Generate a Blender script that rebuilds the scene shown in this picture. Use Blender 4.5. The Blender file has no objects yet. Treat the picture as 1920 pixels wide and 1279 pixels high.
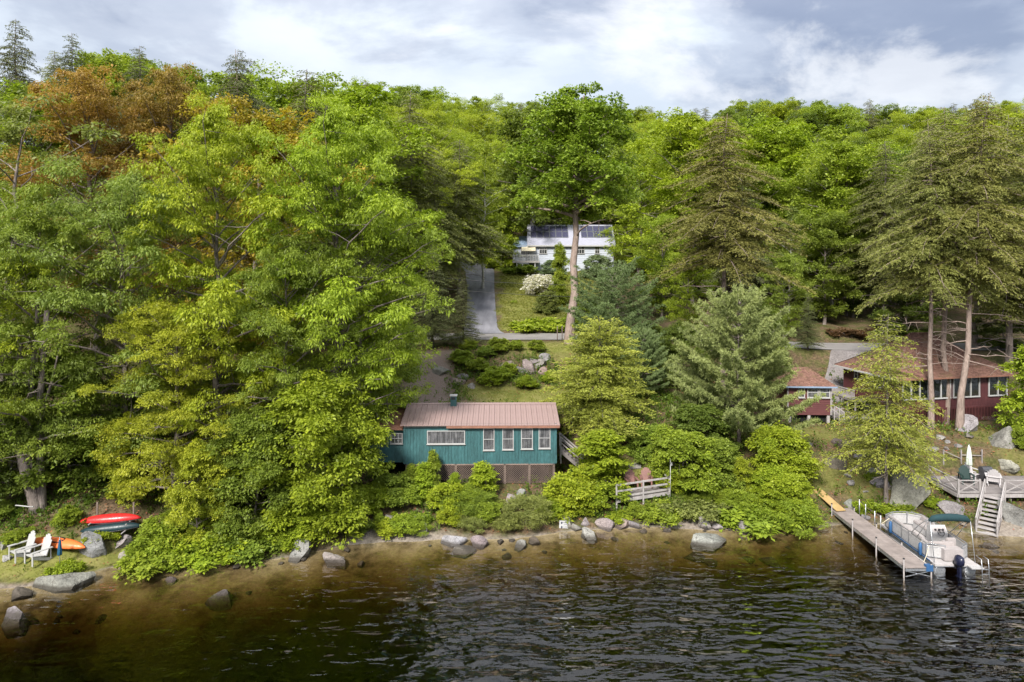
import bpy, bmesh, math, random
import numpy as np
from mathutils import Vector, Matrix

# ------------------------------------------------------------------ camera, sky, sun, exposure
S = bpy.context.scene
C = S.collection
R = math.radians
PI = math.pi
CAM_H = 16.0            # drone height above the lake, metres
FPX = 1280.0            # focal length in pixels of the 1920 px wide photograph
cam_d = bpy.data.cameras.new('camera'); cam = bpy.data.objects.new('camera', cam_d); C.objects.link(cam)
cam.location = (0, 0, CAM_H); cam.rotation_euler = (R(90), 0, 0)
cam_d.sensor_width = 36; cam_d.lens = 24; cam_d.shift_y = -(639.5 - 480) / 1920
cam_d.clip_start = 0.5; cam_d.clip_end = 8000
S.camera = cam

SUN_EL, SUN_AZ = R(42), R(-157)      # sun high behind the camera, a little to the left
sun_d = bpy.data.lights.new('sun', 'SUN'); sun_d.energy = 1.5; sun_d.angle = R(12); sun_d.color = (1.0, 0.965, 0.90)
sun = bpy.data.objects.new('sun', sun_d); C.objects.link(sun)
_sd = Vector((math.sin(SUN_AZ) * math.cos(SUN_EL), math.cos(SUN_AZ) * math.cos(SUN_EL), math.sin(SUN_EL)))   # towards the sun
sun.rotation_euler = _sd.to_track_quat('Z', 'Y').to_euler()

W = bpy.data.worlds.new('World'); S.world = W; W.use_nodes = True
SKX, SKY_ = 41.0, 17.0
def build_sky():
    nt = W.node_tree; N = nt.nodes; L = nt.links; N.clear()
    out = N.new('ShaderNodeOutputWorld'); bg = N.new('ShaderNodeBackground'); bg.inputs['Strength'].default_value = 0.1
    L.new(bg.outputs[0], out.inputs[0])
    sky = N.new('ShaderNodeTexSky'); sky.sky_type = 'NISHITA'; sky.sun_disc = False
    sky.sun_elevation = SUN_EL; sky.sun_rotation = SUN_AZ; sky.altitude = 300
    tc = N.new('ShaderNodeTexCoord'); sep = N.new('ShaderNodeSeparateXYZ'); L.new(tc.outputs['Generated'], sep.inputs[0])
    def math_(op, a, b=None, clamp=False):
        n = N.new('ShaderNodeMath'); n.operation = op; n.use_clamp = clamp
        for i, v in enumerate((a, b)):
            if v is None: continue
            if isinstance(v, (int, float)): n.inputs[i].default_value = v
            else: L.new(v, n.inputs[i])
        return n.outputs[0]
    z = math_('MAXIMUM', sep.outputs['Z'], 0.0)
    den = math_('ADD', z, 0.22)
    cx = math_('DIVIDE', sep.outputs['X'], den); cy = math_('DIVIDE', sep.outputs['Y'], den)
    comb = N.new('ShaderNodeCombineXYZ'); L.new(cx, comb.inputs[0]); L.new(cy, comb.inputs[1])
    def noise(scale, detail, rough, off, dist=0.0):
        mp = N.new('ShaderNodeMapping'); mp.inputs['Location'].default_value = off
        L.new(comb.outputs[0], mp.inputs['Vector'])
        n = N.new('ShaderNodeTexNoise'); n.inputs['Scale'].default_value = scale; n.inputs['Detail'].default_value = detail
        n.inputs['Roughness'].default_value = rough; n.inputs['Distortion'].default_value = dist
        L.new(mp.outputs[0], n.inputs['Vector']); return n.outputs['Fac']
    def ramp(fac, stops):
        r = N.new('ShaderNodeValToRGB'); r.color_ramp.interpolation = 'EASE'
        e = r.color_ramp.elements
        e[0].position = stops[0][0]; e[0].color = stops[0][1] + (1,)
        e[1].position = stops[-1][0]; e[1].color = stops[-1][1] + (1,)
        for p, c in stops[1:-1]:
            q = e.new(p); q.color = c + (1,)
        L.new(fac, r.inputs[0]); return r.outputs[0]
    def mix(f, a, b, typ='MIX'):
        m = N.new('ShaderNodeMix'); m.data_type = 'RGBA'; m.blend_type = typ
        for i, v in ((0, f), (6, a), (7, b)):
            if isinstance(v, (int, float)): m.inputs[i].default_value = v
            elif isinstance(v, tuple): m.inputs[i].default_value = v + (1,)
            else: L.new(v, m.inputs[i])
        return m.outputs[2]
    # broad cloud deck: pale veil, darker slate bellies, a few sunlit heaps
    n1 = noise(0.85, 9, 0.56, (SKX, SKY_, 0.0), 0.25)
    n2 = noise(1.5, 8, 0.55, (1.3, 7.7, 2.0), 0.2)
    n3 = noise(1.1, 10, 0.6, (8.0, 2.5, 5.0), 0.3)
    deck = ramp(n1, [(0.30, (0.84, 0.89, 0.93)), (0.46, (0.79, 0.84, 0.89)), (0.53, (0.58, 0.62, 0.70)), (0.64, (0.31, 0.35, 0.455))])
    soft = ramp(n2, [(0.35, (0.84, 0.86, 0.90)), (0.6, (1.06, 1.05, 1.04))])
    deck = mix(1.0, deck, soft, 'MULTIPLY')
    heap = ramp(n3, [(0.53, (0, 0, 0)), (0.63, (1, 1, 1))])
    hf = N.new('ShaderNodeSeparateColor'); L.new(heap, hf.inputs[0])
    deck = mix(math_('MULTIPLY', hf.outputs[0], 0.6), deck, (0.98, 0.97, 0.96))
    # overcast luminance grows towards the zenith (CIE overcast sky)
    lum = math_('MULTIPLY', math_('ADD', math_('MULTIPLY', z, 2.0), 1.0), 1.47)
    vm = N.new('ShaderNodeVectorMath'); vm.operation = 'SCALE'; L.new(deck, vm.inputs[0]); L.new(lum, vm.inputs['Scale'])
    col = mix(0.94, sky.outputs[0], vm.outputs[0])
    L.new(col, bg.inputs['Color'])
build_sky()
vs = S.view_settings
vs.view_transform = 'Standard'; vs.look = 'None'; vs.gamma = 1; vs.use_curve_mapping = False
vs.exposure = 2.32
cy = S.cycles
cy.use_adaptive_sampling = True; cy.adaptive_threshold = 0.012
cy.max_bounces = 6; cy.diffuse_bounces = 3; cy.glossy_bounces = 2; cy.transmission_bounces = 3; cy.transparent_max_bounces = 12
cy.use_denoising = True
try: cy.denoiser = 'OPENIMAGEDENOISE'; cy.denoising_prefilter = 'ACCURATE'
except Exception: pass
S.render.filter_size = 1.15
cy.caustics_reflective = False; cy.caustics_refractive = False

# ------------------------------------------------------------------ small helpers
rng = np.random.default_rng(7)
rnd = random.Random(11)
def X(px, d): return (px - 960.0) * d / FPX
def Z(py, d): return CAM_H - (py - 480.0) * d / FPX
def sstep(a, b, x):
    t = np.clip((np.asarray(x, float) - a) / (b - a), 0, 1); return t * t * (3 - 2 * t)
def _hash(ix, iy, iz, seed):
    h = (ix * 374761393 + iy * 668265263 + iz * 2147483647 + seed * 1274126177) & 0xFFFFFFFF
    h = ((h ^ (h >> 13)) * 1274126177) & 0xFFFFFFFF
    return ((h ^ (h >> 16)) & 0xFFFF) / 65535.0
def vnoise(p, seed=0):
    """value noise in 0..1 at the points p (N,3)"""
    p = np.asarray(p, float); i = np.floor(p).astype(np.int64); f = p - i; f = f * f * (3 - 2 * f)
    out = 0
    for dx in (0, 1):
        wx = f[:, 0] if dx else 1 - f[:, 0]
        for dy in (0, 1):
            wy = f[:, 1] if dy else 1 - f[:, 1]
            for dz in (0, 1):
                wz = f[:, 2] if dz else 1 - f[:, 2]
                out = out + wx * wy * wz * _hash(i[:, 0] + dx, i[:, 1] + dy, i[:, 2] + dz, seed)
    return out
def fbm(p, oct=4, seed=0):
    p = np.asarray(p, float); a, s, t = 0.5, 0, 0
    for k in range(oct):
        s = s + a * vnoise(p * (2 ** k) + 17.3 * k, seed + k); t += a; a *= 0.5
    return s / t
def fbm2(x, y, sc, oct=4, seed=0):
    x = np.asarray(x, float); y = np.asarray(y, float)
    sh = np.broadcast(x, y).shape
    p = np.stack([np.broadcast_to(x, sh).ravel() * sc, np.broadcast_to(y, sh).ravel() * sc, np.zeros(int(np.prod(sh)) if sh else 1)], 1)
    return fbm(p, oct, seed).reshape(sh)

def tag(o, label=None, cat=None, group=None, kind=None):
    if label: o['label'] = label
    if cat: o['category'] = cat
    if group: o['group'] = group
    if kind: o['kind'] = kind
    return o
def thing(name, label, cat, loc=(0, 0, 0), rotz=0.0, group=None, scale=None):
    o = bpy.data.objects.new(name, None); C.objects.link(o)
    o.empty_display_size = 0.3
    o.location = loc; o.rotation_euler = (0, 0, rotz)
    if scale is not None: o.scale = scale if hasattr(scale, '__len__') else (scale,) * 3
    return tag(o, label, cat, group)
def link(name, me, mat=None, parent=None, loc=None, rot=None):
    o = bpy.data.objects.new(name, me); C.objects.link(o)
    if mat is not None and len(me.materials) == 0: me.materials.append(mat)
    if parent is not None: o.parent = parent
    if loc is not None: o.location = loc
    if rot is not None: o.rotation_euler = rot
    return o
def mesh_np(name, v, quads, tint=None, smooth=False):
    v = np.ascontiguousarray(v, np.float32); quads = np.ascontiguousarray(quads, np.int32)
    k = quads.shape[1]
    me = bpy.data.meshes.new(name)
    me.vertices.add(len(v)); me.vertices.foreach_set('co', v.ravel())
    me.loops.add(quads.size); me.loops.foreach_set('vertex_index', quads.ravel())
    me.polygons.add(len(quads))
    me.polygons.foreach_set('loop_start', np.arange(0, quads.size, k, dtype=np.int32))
    me.polygons.foreach_set('loop_total', np.full(len(quads), k, np.int32))
    if smooth: me.polygons.foreach_set('use_smooth', np.ones(len(quads), bool))
    if tint is not None:
        a = me.attributes.new('tint', 'FLOAT', 'FACE'); a.data.foreach_set('value', np.ascontiguousarray(tint, np.float32))
    me.update(calc_edges=True)
    return me

class MB:
    """collects boxes, bars, tubes and prisms and links them as one mesh"""
    def __init__(s): s.v = []; s.f = []; s.sm = []
    def add(s, vs_, fs, smooth=False):
        b = len(s.v); s.v += [tuple(p) for p in vs_]; s.f += [tuple(b + i for i in f) for f in fs]; s.sm += [smooth] * len(fs)
        return s
    def box(s, c, size, rot=None):
        x, y, z = (k / 2 for k in size)
        p = [Vector((a * x, b * y, d * z)) for a in (-1, 1) for b in (-1, 1) for d in (-1, 1)]
        if rot is not None:
            m = rot if isinstance(rot, Matrix) else Matrix.Rotation(rot, 3, 'Z')
            p = [m @ q for q in p]
        c = Vector(c)
        return s.add([q + c for q in p], [(0, 1, 3, 2), (4, 6, 7, 5), (0, 4, 5, 1), (2, 3, 7, 6), (0, 2, 6, 4), (1, 5, 7, 3)])
    def bar(s, a, b, w, h=None, up=(0, 0, 1)):
        a = Vector(a); b = Vector(b); h = w if h is None else h
        d = b - a; ln = d.length
        if ln < 1e-6: return s
        d.normalize(); u = Vector(up)
        if abs(d.dot(u)) > 0.98: u = Vector((0, 1, 0))
        sd = d.cross(u).normalized(); u = sd.cross(d).normalized()
        p = []
        for e in (a, b):
            for i, j in ((-1, -1), (1, -1), (1, 1), (-1, 1)):
                p.append(e + sd * (i * w / 2) + u * (j * h / 2))
        return s.add(p, [(0, 3, 2, 1), (4, 5, 6, 7), (0, 1, 5, 4), (1, 2, 6, 5), (2, 3, 7, 6), (3, 0, 4, 7)])
    def tube(s, pts, rad, n=8, caps=True, smooth=True):
        pts = [Vector(p) for p in pts]
        if not hasattr(rad, '__len__'): rad = [rad] * len(pts)
        vs_ = []; fs = []
        ref = None
        for i, p in enumerate(pts):
            d = (pts[min(i + 1, len(pts) - 1)] - pts[max(i - 1, 0)]).normalized()
            if ref is None:
                ref = Vector((1, 0, 0)) if abs(d.x) < 0.8 else Vector((0, 1, 0))
            u = (ref - d * ref.dot(d)).normalized(); w = d.cross(u); ref = u
            for k in range(n):
                a = 2 * PI * k / n
                vs_.append(p + (u * math.cos(a) + w * math.sin(a)) * rad[i])
        for i in range(len(pts) - 1):
            for k in range(n):
                fs.append((i * n + k, i * n + (k + 1) % n, (i + 1) * n + (k + 1) % n, (i + 1) * n + k))
        s.add(vs_, fs, smooth)
        if caps:
            b = len(s.v) - len(vs_)
            s.f.append(tuple(b + k for k in reversed(range(n)))); s.sm.append(False)
            e = b + (len(pts) - 1) * n
            s.f.append(tuple(e + k for k in range(n))); s.sm.append(False)
        return s
    def prism(s, poly, axis, a, b):
        """poly: 2-D outline; extruded along the axis ('x','y','z') from a to b"""
        def P(q, t):
            return {'x': (t, q[0], q[1]), 'y': (q[0], t, q[1]), 'z': (q[0], q[1], t)}[axis]
        n = len(poly)
        vs_ = [P(q, a) for q in poly] + [P(q, b) for q in poly]
        fs = [tuple(range(n)), tuple(range(2 * n - 1, n - 1, -1))] + [(i, i + n, (i + 1) % n + n, (i + 1) % n) for i in range(n)]
        return s.add(vs_, fs)
    def loft(s, rings, closed=True, caps=True, smooth=True):
        n = len(rings[0]); vs_ = [p for r in rings for p in r]; fs = []
        for i in range(len(rings) - 1):
            for k in range(n if closed else n - 1):
                fs.append((i * n + k, i * n + (k + 1) % n, (i + 1) * n + (k + 1) % n, (i + 1) * n + k))
        s.add(vs_, fs, smooth)
        if caps:
            b = len(s.v) - len(vs_); e = b + (len(rings) - 1) * n
            s.f.append(tuple(b + k for k in reversed(range(n)))); s.sm.append(False)
            s.f.append(tuple(e + k for k in range(n))); s.sm.append(False)
        return s
    def mesh(s, name, mat=None, recalc=True):
        me = bpy.data.meshes.new(name); me.from_pydata(s.v, [], s.f)
        me.polygons.foreach_set('use_smooth', s.sm)
        if recalc:
            bm = bmesh.new(); bm.from_mesh(me); bmesh.ops.recalc_face_normals(bm, faces=bm.faces); bm.to_mesh(me); bm.free()
        if mat is not None: me.materials.append(mat)
        me.update(); return me
    def build(s, name, mat=None, parent=None, loc=None, rot=None, kind=None):
        o = link(name, s.mesh(name, mat), None, parent, loc, rot)
        if kind: o['kind'] = kind
        return o

# ------------------------------------------------------------------ materials
class NT:
    def __init__(s, name):
        s.m = bpy.data.materials.new(name); s.m.use_nodes = True
        s.t = s.m.node_tree; s.N = s.t.nodes; s.L = s.t.links; s.N.clear()
        s.out = s.N.new('ShaderNodeOutputMaterial')
    def put(s, sock, v):
        if v is None: return
        if isinstance(v, (int, float)): sock.default_value = v
        elif isinstance(v, tuple):
            sock.default_value = v + (1,) if len(v) == 3 and sock.type == 'RGBA' else v
        else: s.L.new(v, sock)
    def math(s, op, a, b=None, clamp=False):
        n = s.N.new('ShaderNodeMath'); n.operation = op; n.use_clamp = clamp
        s.put(n.inputs[0], a); s.put(n.inputs[1], b); return n.outputs[0]
    def mix(s, f, a, b, typ='MIX'):
        m = s.N.new('ShaderNodeMix'); m.data_type = 'RGBA'; m.blend_type = typ
        s.put(m.inputs[0], f); s.put(m.inputs[6], a); s.put(m.inputs[7], b); return m.outputs[2]
    def coord(s, kind='Object', scale=(1, 1, 1), loc=(0, 0, 0)):
        if kind == 'World':
            v = s.N.new('ShaderNodeNewGeometry').outputs['Position']
        else:
            v = s.N.new('ShaderNodeTexCoord').outputs[kind]
        mp = s.N.new('ShaderNodeMapping'); mp.inputs['Scale'].default_value = scale; mp.inputs['Location'].default_value = loc
        s.L.new(v, mp.inputs[0]); return mp.outputs[0]
    def noise(s, vec, scale, detail=4, rough=0.55, dist=0.0, out='Fac'):
        n = s.N.new('ShaderNodeTexNoise'); n.inputs['Scale'].default_value = scale; n.inputs['Detail'].default_value = detail
        n.inputs['Roughness'].default_value = rough; n.inputs['Distortion'].default_value = dist
        s.L.new(vec, n.inputs['Vector']); return n.outputs[out]
    def vor(s, vec, scale, feature='F1', out='Distance'):
        n = s.N.new('ShaderNodeTexVoronoi'); n.feature = feature; n.inputs['Scale'].default_value = scale
        s.L.new(vec, n.inputs['Vector']); return n.outputs[out]
    def ramp(s, fac, stops, interp='LINEAR'):
        r = s.N.new('ShaderNodeValToRGB'); r.color_ramp.interpolation = interp; e = r.color_ramp.elements
        stops = [(p, (c,) * 3 if isinstance(c, (int, float)) else c) for p, c in stops]
        e[0].position = stops[0][0]; e[0].color = stops[0][1] + (1,)
        e[1].position = stops[-1][0]; e[1].color = stops[-1][1] + (1,)
        for p, c in stops[1:-1]: e.new(p).color = c + (1,)
        s.put(r.inputs[0], fac); return r.outputs[0]
    def attr(s, name, out='Fac', typ='GEOMETRY'):
        a = s.N.new('ShaderNodeAttribute'); a.attribute_name = name; a.attribute_type = typ; return a.outputs[out]
    def bump(s, h, strength=0.3, dist=0.02, normal=None):
        b = s.N.new('ShaderNodeBump'); b.inputs['Strength'].default_value = strength; b.inputs['Distance'].default_value = dist
        s.L.new(h, b.inputs['Height'])
        if normal is not None: s.L.new(normal, b.inputs['Normal'])
        return b.outputs[0]
    def bsdf(s, color, rough=0.7, metal=0.0, normal=None, spec=0.4, coat=0.0):
        p = s.N.new('ShaderNodeBsdfPrincipled')
        s.put(p.inputs['Base Color'], color); s.put(p.inputs['Roughness'], rough); s.put(p.inputs['Metallic'], metal)
        p.inputs['Specular IOR Level'].default_value = spec; p.inputs['Coat Weight'].default_value = coat
        if normal is not None: s.L.new(normal, p.inputs['Normal'])
        return p.outputs[0]
    def done(s, sh):
        s.L.new(sh, s.out.inputs['Surface']); return s.m

M = {}
def painted(name, col, rough=0.55, wear=0.25, metal=0.0, scale=1.0, streak=False, coat=0.0):
    """paint with blotches, faint dirt and fine relief"""
    n = NT(name); v = n.coord('Object', (1, 1, 0.25) if streak else (1, 1, 1))
    a = n.noise(v, 2.2 * scale, 5, 0.6); b = n.noise(v, 14 * scale, 4, 0.6)
    f = n.math('MULTIPLY', n.math('ADD', a, b), 0.5)
    k = n.ramp(f, [(0.32, 1 - wear), (0.68, 1 + wear * 0.55)])
    c = n.mix(1.0, tuple(col), k, 'MULTIPLY')
    r = n.ramp(b, [(0.3, max(0.05, rough - 0.12)), (0.7, min(1, rough + 0.15))])
    M[name] = n.done(n.bsdf(c, r, metal, n.bump(b, 0.15, 0.01), coat=coat)); return M[name]
def wood(name, col, axis=0, wear=0.45, rough=0.8):
    n = NT(name); sc = [9, 9, 9]; sc[axis] = 0.7
    v = n.coord('Object', tuple(sc)); a = n.noise(v, 2.5, 6, 0.65, 0.4)
    b = n.noise(n.coord('World'), 1.7, 3)
    k = n.ramp(a, [(0.3, 1 - wear), (0.7, 1 + wear * 0.4)]); k2 = n.ramp(b, [(0.3, 0.78), (0.7, 1.15)])
    c = n.mix(1.0, n.mix(1.0, tuple(col), k, 'MULTIPLY'), k2, 'MULTIPLY')
    M[name] = n.done(n.bsdf(c, rough, 0, n.bump(a, 0.35, 0.01), spec=0.2)); return M[name]

painted('teal_paint', (0.040, 0.116, 0.122), 0.6, 0.55, streak=True)
painted('pink_metal', (0.275, 0.190, 0.175), 0.42, 0.16, scale=0.6)
painted('dark_red_paint', (0.088, 0.026, 0.028), 0.62, 0.35)
painted('red_siding', (0.105, 0.032, 0.032), 0.6, 0.3)
painted('white_paint', (0.43, 0.42, 0.41), 0.5, 0.14)
painted('white_siding', (0.42, 0.445, 0.50), 0.5, 0.10)
painted('brown_fascia', (0.26, 0.125, 0.085), 0.7, 0.35)
painted('white_plastic', (0.42, 0.41, 0.40), 0.35, 0.15)
painted('boat_white', (0.42, 0.405, 0.40), 0.3, 0.2)
painted('boat_vinyl', (0.37, 0.33, 0.32), 0.45, 0.25)
painted('boat_floor', (0.40, 0.37, 0.36), 0.8, 0.25)
painted('blue_fender', (0.030, 0.095, 0.22), 0.5, 0.25)
painted('aluminium', (0.52, 0.53, 0.55), 0.35, 0.2, metal=0.8)
painted('dark_canvas', (0.012, 0.040, 0.046), 0.85, 0.3)
painted('outboard_navy', (0.012, 0.014, 0.035), 0.28, 0.2)
painted('black_plastic', (0.015, 0.015, 0.017), 0.45, 0.2)
painted('red_hull', (0.50, 0.022, 0.022), 0.3, 0.12)
painted('green_hull', (0.008, 0.026, 0.032), 0.4, 0.2)
painted('orange_hull', (0.72, 0.17, 0.045), 0.38, 0.12)
painted('teal_fabric', (0.012, 0.085, 0.16), 0.85, 0.3)
painted('pale_fabric', (0.55, 0.60, 0.52), 0.9, 0.15)
painted('cream_fabric', (0.66, 0.58, 0.42), 0.9, 0.15)
painted('faded_red_chair', (0.21, 0.105, 0.09), 0.6, 0.3)
painted('dark_green_chair', (0.010, 0.030, 0.026), 0.5, 0.2)
painted('pale_grey_chair', (0.50, 0.47, 0.47), 0.6, 0.2)
painted('steel_dark', (0.10, 0.10, 0.11), 0.5, 0.2, metal=0.6)
painted('solar_cell', (0.06, 0.06, 0.105), 0.3, 0.15)
painted('grey_roof', (0.33, 0.33, 0.40), 0.75, 0.18)
painted('blue_roof', (0.22, 0.29, 0.40), 0.7, 0.18)
painted('concrete', (0.34, 0.31, 0.30), 0.85, 0.3)
painted('sign_white', (0.45, 0.45, 0.45), 0.5, 0.1)
painted('sign_ink', (0.06, 0.06, 0.09), 0.6, 0.1)
painted('cable_black', (0.02, 0.02, 0.02), 0.6, 0.1)
painted('painted_shade', (0.008, 0.008, 0.008), 0.9, 0.1)  # flat near-black that paints shade into hollows and unlit rooms
wood('dock_board', (0.27, 0.225, 0.205), 0, 0.36)
wood('grey_wood', (0.215, 0.19, 0.182), 0, 0.4)
wood('grey_rail', (0.30, 0.27, 0.26), 2, 0.3)
wood('white_rail', (0.36, 0.33, 0.32), 2, 0.28)
wood('lattice_wood', (0.25, 0.185, 0.155), 2, 0.35)
wood('plywood', (0.42, 0.28, 0.12), 1, 0.18)
wood('old_wood', (0.16, 0.12, 0.10), 0, 0.4)

def curtain_mat():
    n = NT('curtained_room'); v = n.coord('World')
    a = n.noise(v, 2.3, 4, 0.6); b = n.noise(n.coord('World', (9, 9, 0.6)), 1.6, 3, 0.5)
    c = n.ramp(a, [(0.30, (0.10, 0.085, 0.09)), (0.70, (0.30, 0.255, 0.26))])
    c = n.mix(1.0, c, n.ramp(b, [(0.40, 0.45), (0.60, 1.2)]), 'MULTIPLY')  # upright fold shading multiplied into the curtain colour
    M['curtain_or_shade'] = n.done(n.bsdf(c, 0.9)); 
curtain_mat()
def glass_mat():
    n = NT('window_glass'); lw = n.N.new('ShaderNodeLayerWeight'); lw.inputs['Blend'].default_value = 0.5
    nz = n.noise(n.coord('World'), 0.9, 2); nb = n.bump(nz, 0.05, 0.05)
    g = n.N.new('ShaderNodeBsdfGlossy'); g.inputs['Roughness'].default_value = 0.02; n.L.new(nb, g.inputs['Normal'])
    t = n.N.new('ShaderNodeBsdfTransparent'); t.inputs[0].default_value = (0.9, 0.93, 0.93, 1)
    f = n.math('ADD', n.math('MULTIPLY', n.math('POWER', lw.outputs['Facing'], 4.0), 0.85), 0.07)
    m = n.N.new('ShaderNodeMixShader'); n.L.new(f, m.inputs[0])
    n.L.new(t.outputs[0], m.inputs[1]); n.L.new(g.outputs[0], m.inputs[2]); M['glass'] = n.done(m.outputs[0])
glass_mat()
def leaf_mat(name, trans=0.3, rough=0.5, spec=0.3, hue=0.012, val=(0.6, 1.4)):
    n = NT(name); oi = n.N.new('ShaderNodeObjectInfo'); t = n.attr('tint')
    hs = n.N.new('ShaderNodeHueSaturation')
    n.put(hs.inputs['Hue'], n.math('ADD', n.math('MULTIPLY', t, -hue * 2), 0.5 + hue))     # yellower when tint is high
    n.put(hs.inputs['Value'], n.math('ADD', n.math('MULTIPLY', t, val[1] - val[0]), val[0]))
    n.L.new(oi.outputs['Color'], hs.inputs['Color'])
    p = n.bsdf(hs.outputs[0], rough, spec=spec)
    tr = n.N.new('ShaderNodeBsdfTranslucent')
    n.L.new(n.mix(1.0, hs.outputs[0], (1.05, 1.15, 0.55), 'MULTIPLY'), tr.inputs[0])
    m = n.N.new('ShaderNodeMixShader'); m.inputs[0].default_value = trans
    n.L.new(p, m.inputs[1]); n.L.new(tr.outputs[0], m.inputs[2]); M[name] = n.done(m.outputs[0])
leaf_mat('leaf', 0.42)
leaf_mat('needle', 0.22, 0.6, 0.25)
leaf_mat('litter_leaf', 0.1, 0.8, 0.2, 0.03, (0.45, 1.5))
def bark_mat(name, col, dark, sc=(7, 7, 1.1), patch=False):
    n = NT(name); v = n.coord('Object', sc); a = n.noise(v, 2.0, 6, 0.65, 0.5); b = n.noise(n.coord('Object'), 0.8, 3)
    c = n.ramp(a, [(0.32, dark), (0.62, col)])
    if patch:
        q = n.noise(n.coord('Object', (1.5, 1.5, 9)), 1.6, 3); c = n.mix(n.ramp(q, [(0.60, 0), (0.66, 1)]), c, (0.05, 0.045, 0.04))
    c = n.mix(1.0, c, n.ramp(b, [(0.3, 0.7), (0.7, 1.2)]), 'MULTIPLY')
    M[name] = n.done(n.bsdf(c, 0.9, 0, n.bump(a, 0.7, 0.04), spec=0.15))
bark_mat('bark_grey', (0.27, 0.225, 0.20), (0.09, 0.072, 0.065))
bark_mat('bark_pale', (0.36, 0.28, 0.24), (0.16, 0.115, 0.095))
bark_mat('bark_dark', (0.10, 0.08, 0.07), (0.03, 0.025, 0.022))
bark_mat('bark_birch', (0.55, 0.53, 0.48), (0.36, 0.34, 0.31), (3, 3, 6), True)
def rock_mat(name, col, wet=True):
    n = NT(name); v = n.coord('World'); a = n.noise(v, 1.6, 6, 0.62); b = n.noise(v, 11, 5, 0.7); w = n.vor(v, 30)
    l = n.noise(v, 3.2, 4, 0.6, 0.6)
    oi = n.N.new('ShaderNodeObjectInfo')
    c = n.mix(1.0, oi.outputs['Color'], n.ramp(a, [(0.3, 0.55), (0.7, 1.25)]), 'MULTIPLY')
    c = n.mix(1.0, c, n.ramp(b, [(0.3, 0.66), (0.65, 1.2)]), 'MULTIPLY')
    c = n.mix(n.ramp(l, [(0.60, 0), (0.68, 0.55)]), c, (0.13, 0.12, 0.10))          # lichen
    cr = n.vor(n.coord('World', (1, 1, 1.6)), 2.3, 'DISTANCE_TO_EDGE'); c = n.mix(n.ramp(n.math('ADD', cr, n.math('MULTIPLY', b, 0.05)), [(0.028, 0.7), (0.05, 0)]), c, (0.05, 0.042, 0.036))     # cracks
    if wet:
        sp = n.N.new('ShaderNodeSeparateXYZ'); n.L.new(v, sp.inputs[0])
        zz = n.math('ADD', sp.outputs[2], n.math('MULTIPLY', a, -0.12))
        k = n.ramp(zz, [(0.03, 1), (0.16, 0)]); c = n.mix(n.math('MULTIPLY', k, 0.8), c, (0.035, 0.028, 0.02))   # water stain
    M[name] = n.done(n.bsdf(c, 0.85, 0, n.bump(b, 0.6, 0.06, n.bump(a, 0.5, 0.15)), spec=0.25))
rock_mat('granite', (0.3, 0.28, 0.27))
def roof_mat():
    n = NT('red_shingle'); v = n.coord('Object'); a = n.noise(v, 1.2, 4, 0.6); b = n.noise(v, 9, 4, 0.7); w = n.vor(n.coord('Object', (3.2, 6, 6)), 1.3, out='Color')
    bw = n.N.new('ShaderNodeSeparateColor'); n.L.new(w, bw.inputs[0])
    c = n.ramp(b, [(0.3, (0.105, 0.055, 0.042)), (0.6, (0.21, 0.115, 0.088))])
    c = n.mix(1.0, c, n.ramp(bw.outputs[0], [(0, 0.72), (1, 1.25)]), 'MULTIPLY')
    c = n.mix(n.ramp(a, [(0.54, 0), (0.68, 0.6)]), c, (0.11, 0.085, 0.04))        # moss and needles
    M['red_shingle'] = n.done(n.bsdf(c, 0.92, 0, n.bump(b, 0.6, 0.03), spec=0.15))
roof_mat()
# ------------------------------------------------------------------ terrain
SHORE = np.array([(-400, 29), (-120, 30), (-60, 31), (-40, 31.8), (-24.4, 32.8), (-21.6, 33.7), (-20.6, 35.0), (-18, 34.9), (-15.4, 35.3), (-11.9, 36.2), (-9.3, 37.6), (-6, 38.2), (-3.3, 38.5), (0, 38.7), (2.5, 39.4),
                  (6, 40.2), (8.6, 40.3), (12, 39.7), (15.2, 40.4), (18.5, 40.3), (21, 41.0), (24, 40.2), (26.6, 39.3), (29, 38.6), (34, 38.0), (60, 36.5), (400, 34)], float)
def shore(x):
    x = np.asarray(x, float)
    y = np.interp(x, SHORE[:, 0], SHORE[:, 1])
    return y + 0.45 * (fbm2(x, 0 * x, 0.55, 3, 5) - 0.5) * 2 * 0.6
PC = np.array([(-400, -14), (-60, -10), (-20, -8.5), (-10, -3.6), (-6, -1.5), (-3, -0.5), (-1, -0.13), (0, 0.0), (.5, .12), (1.5, .5), (3, 1.05), (4.5, 1.7), (7, 2.9), (9, 4.3), (11, 4.9), (16.5, 5.15), (19, 6.2), (21.5, 7.6), (24.5, 7.95),
               (32, 8.1), (36, 8.6), (70, 14.3), (85, 17.5), (130, 34), (150, 39), (200, 46), (320, 38), (1000, 20), (5000, 8)], float)
PR = np.array([(-400, -14), (-60, -10), (-20, -8.5), (-10, -3.6), (-6, -1.5), (-3, -0.5), (-1, -0.13), (0, 0.0), (1, .22), (2, .62), (3, 1.1), (5, 1.8), (8, 2.6), (11, 3.2), (14, 3.7), (18, 4.4), (22, 5.4), (26, 6.7), (32, 7.0), (36, 8), (60, 11.5), (85, 17.5),
               (130, 33), (150, 38), (200, 46), (320, 38), (1000, 20), (5000, 8)], float)
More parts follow.
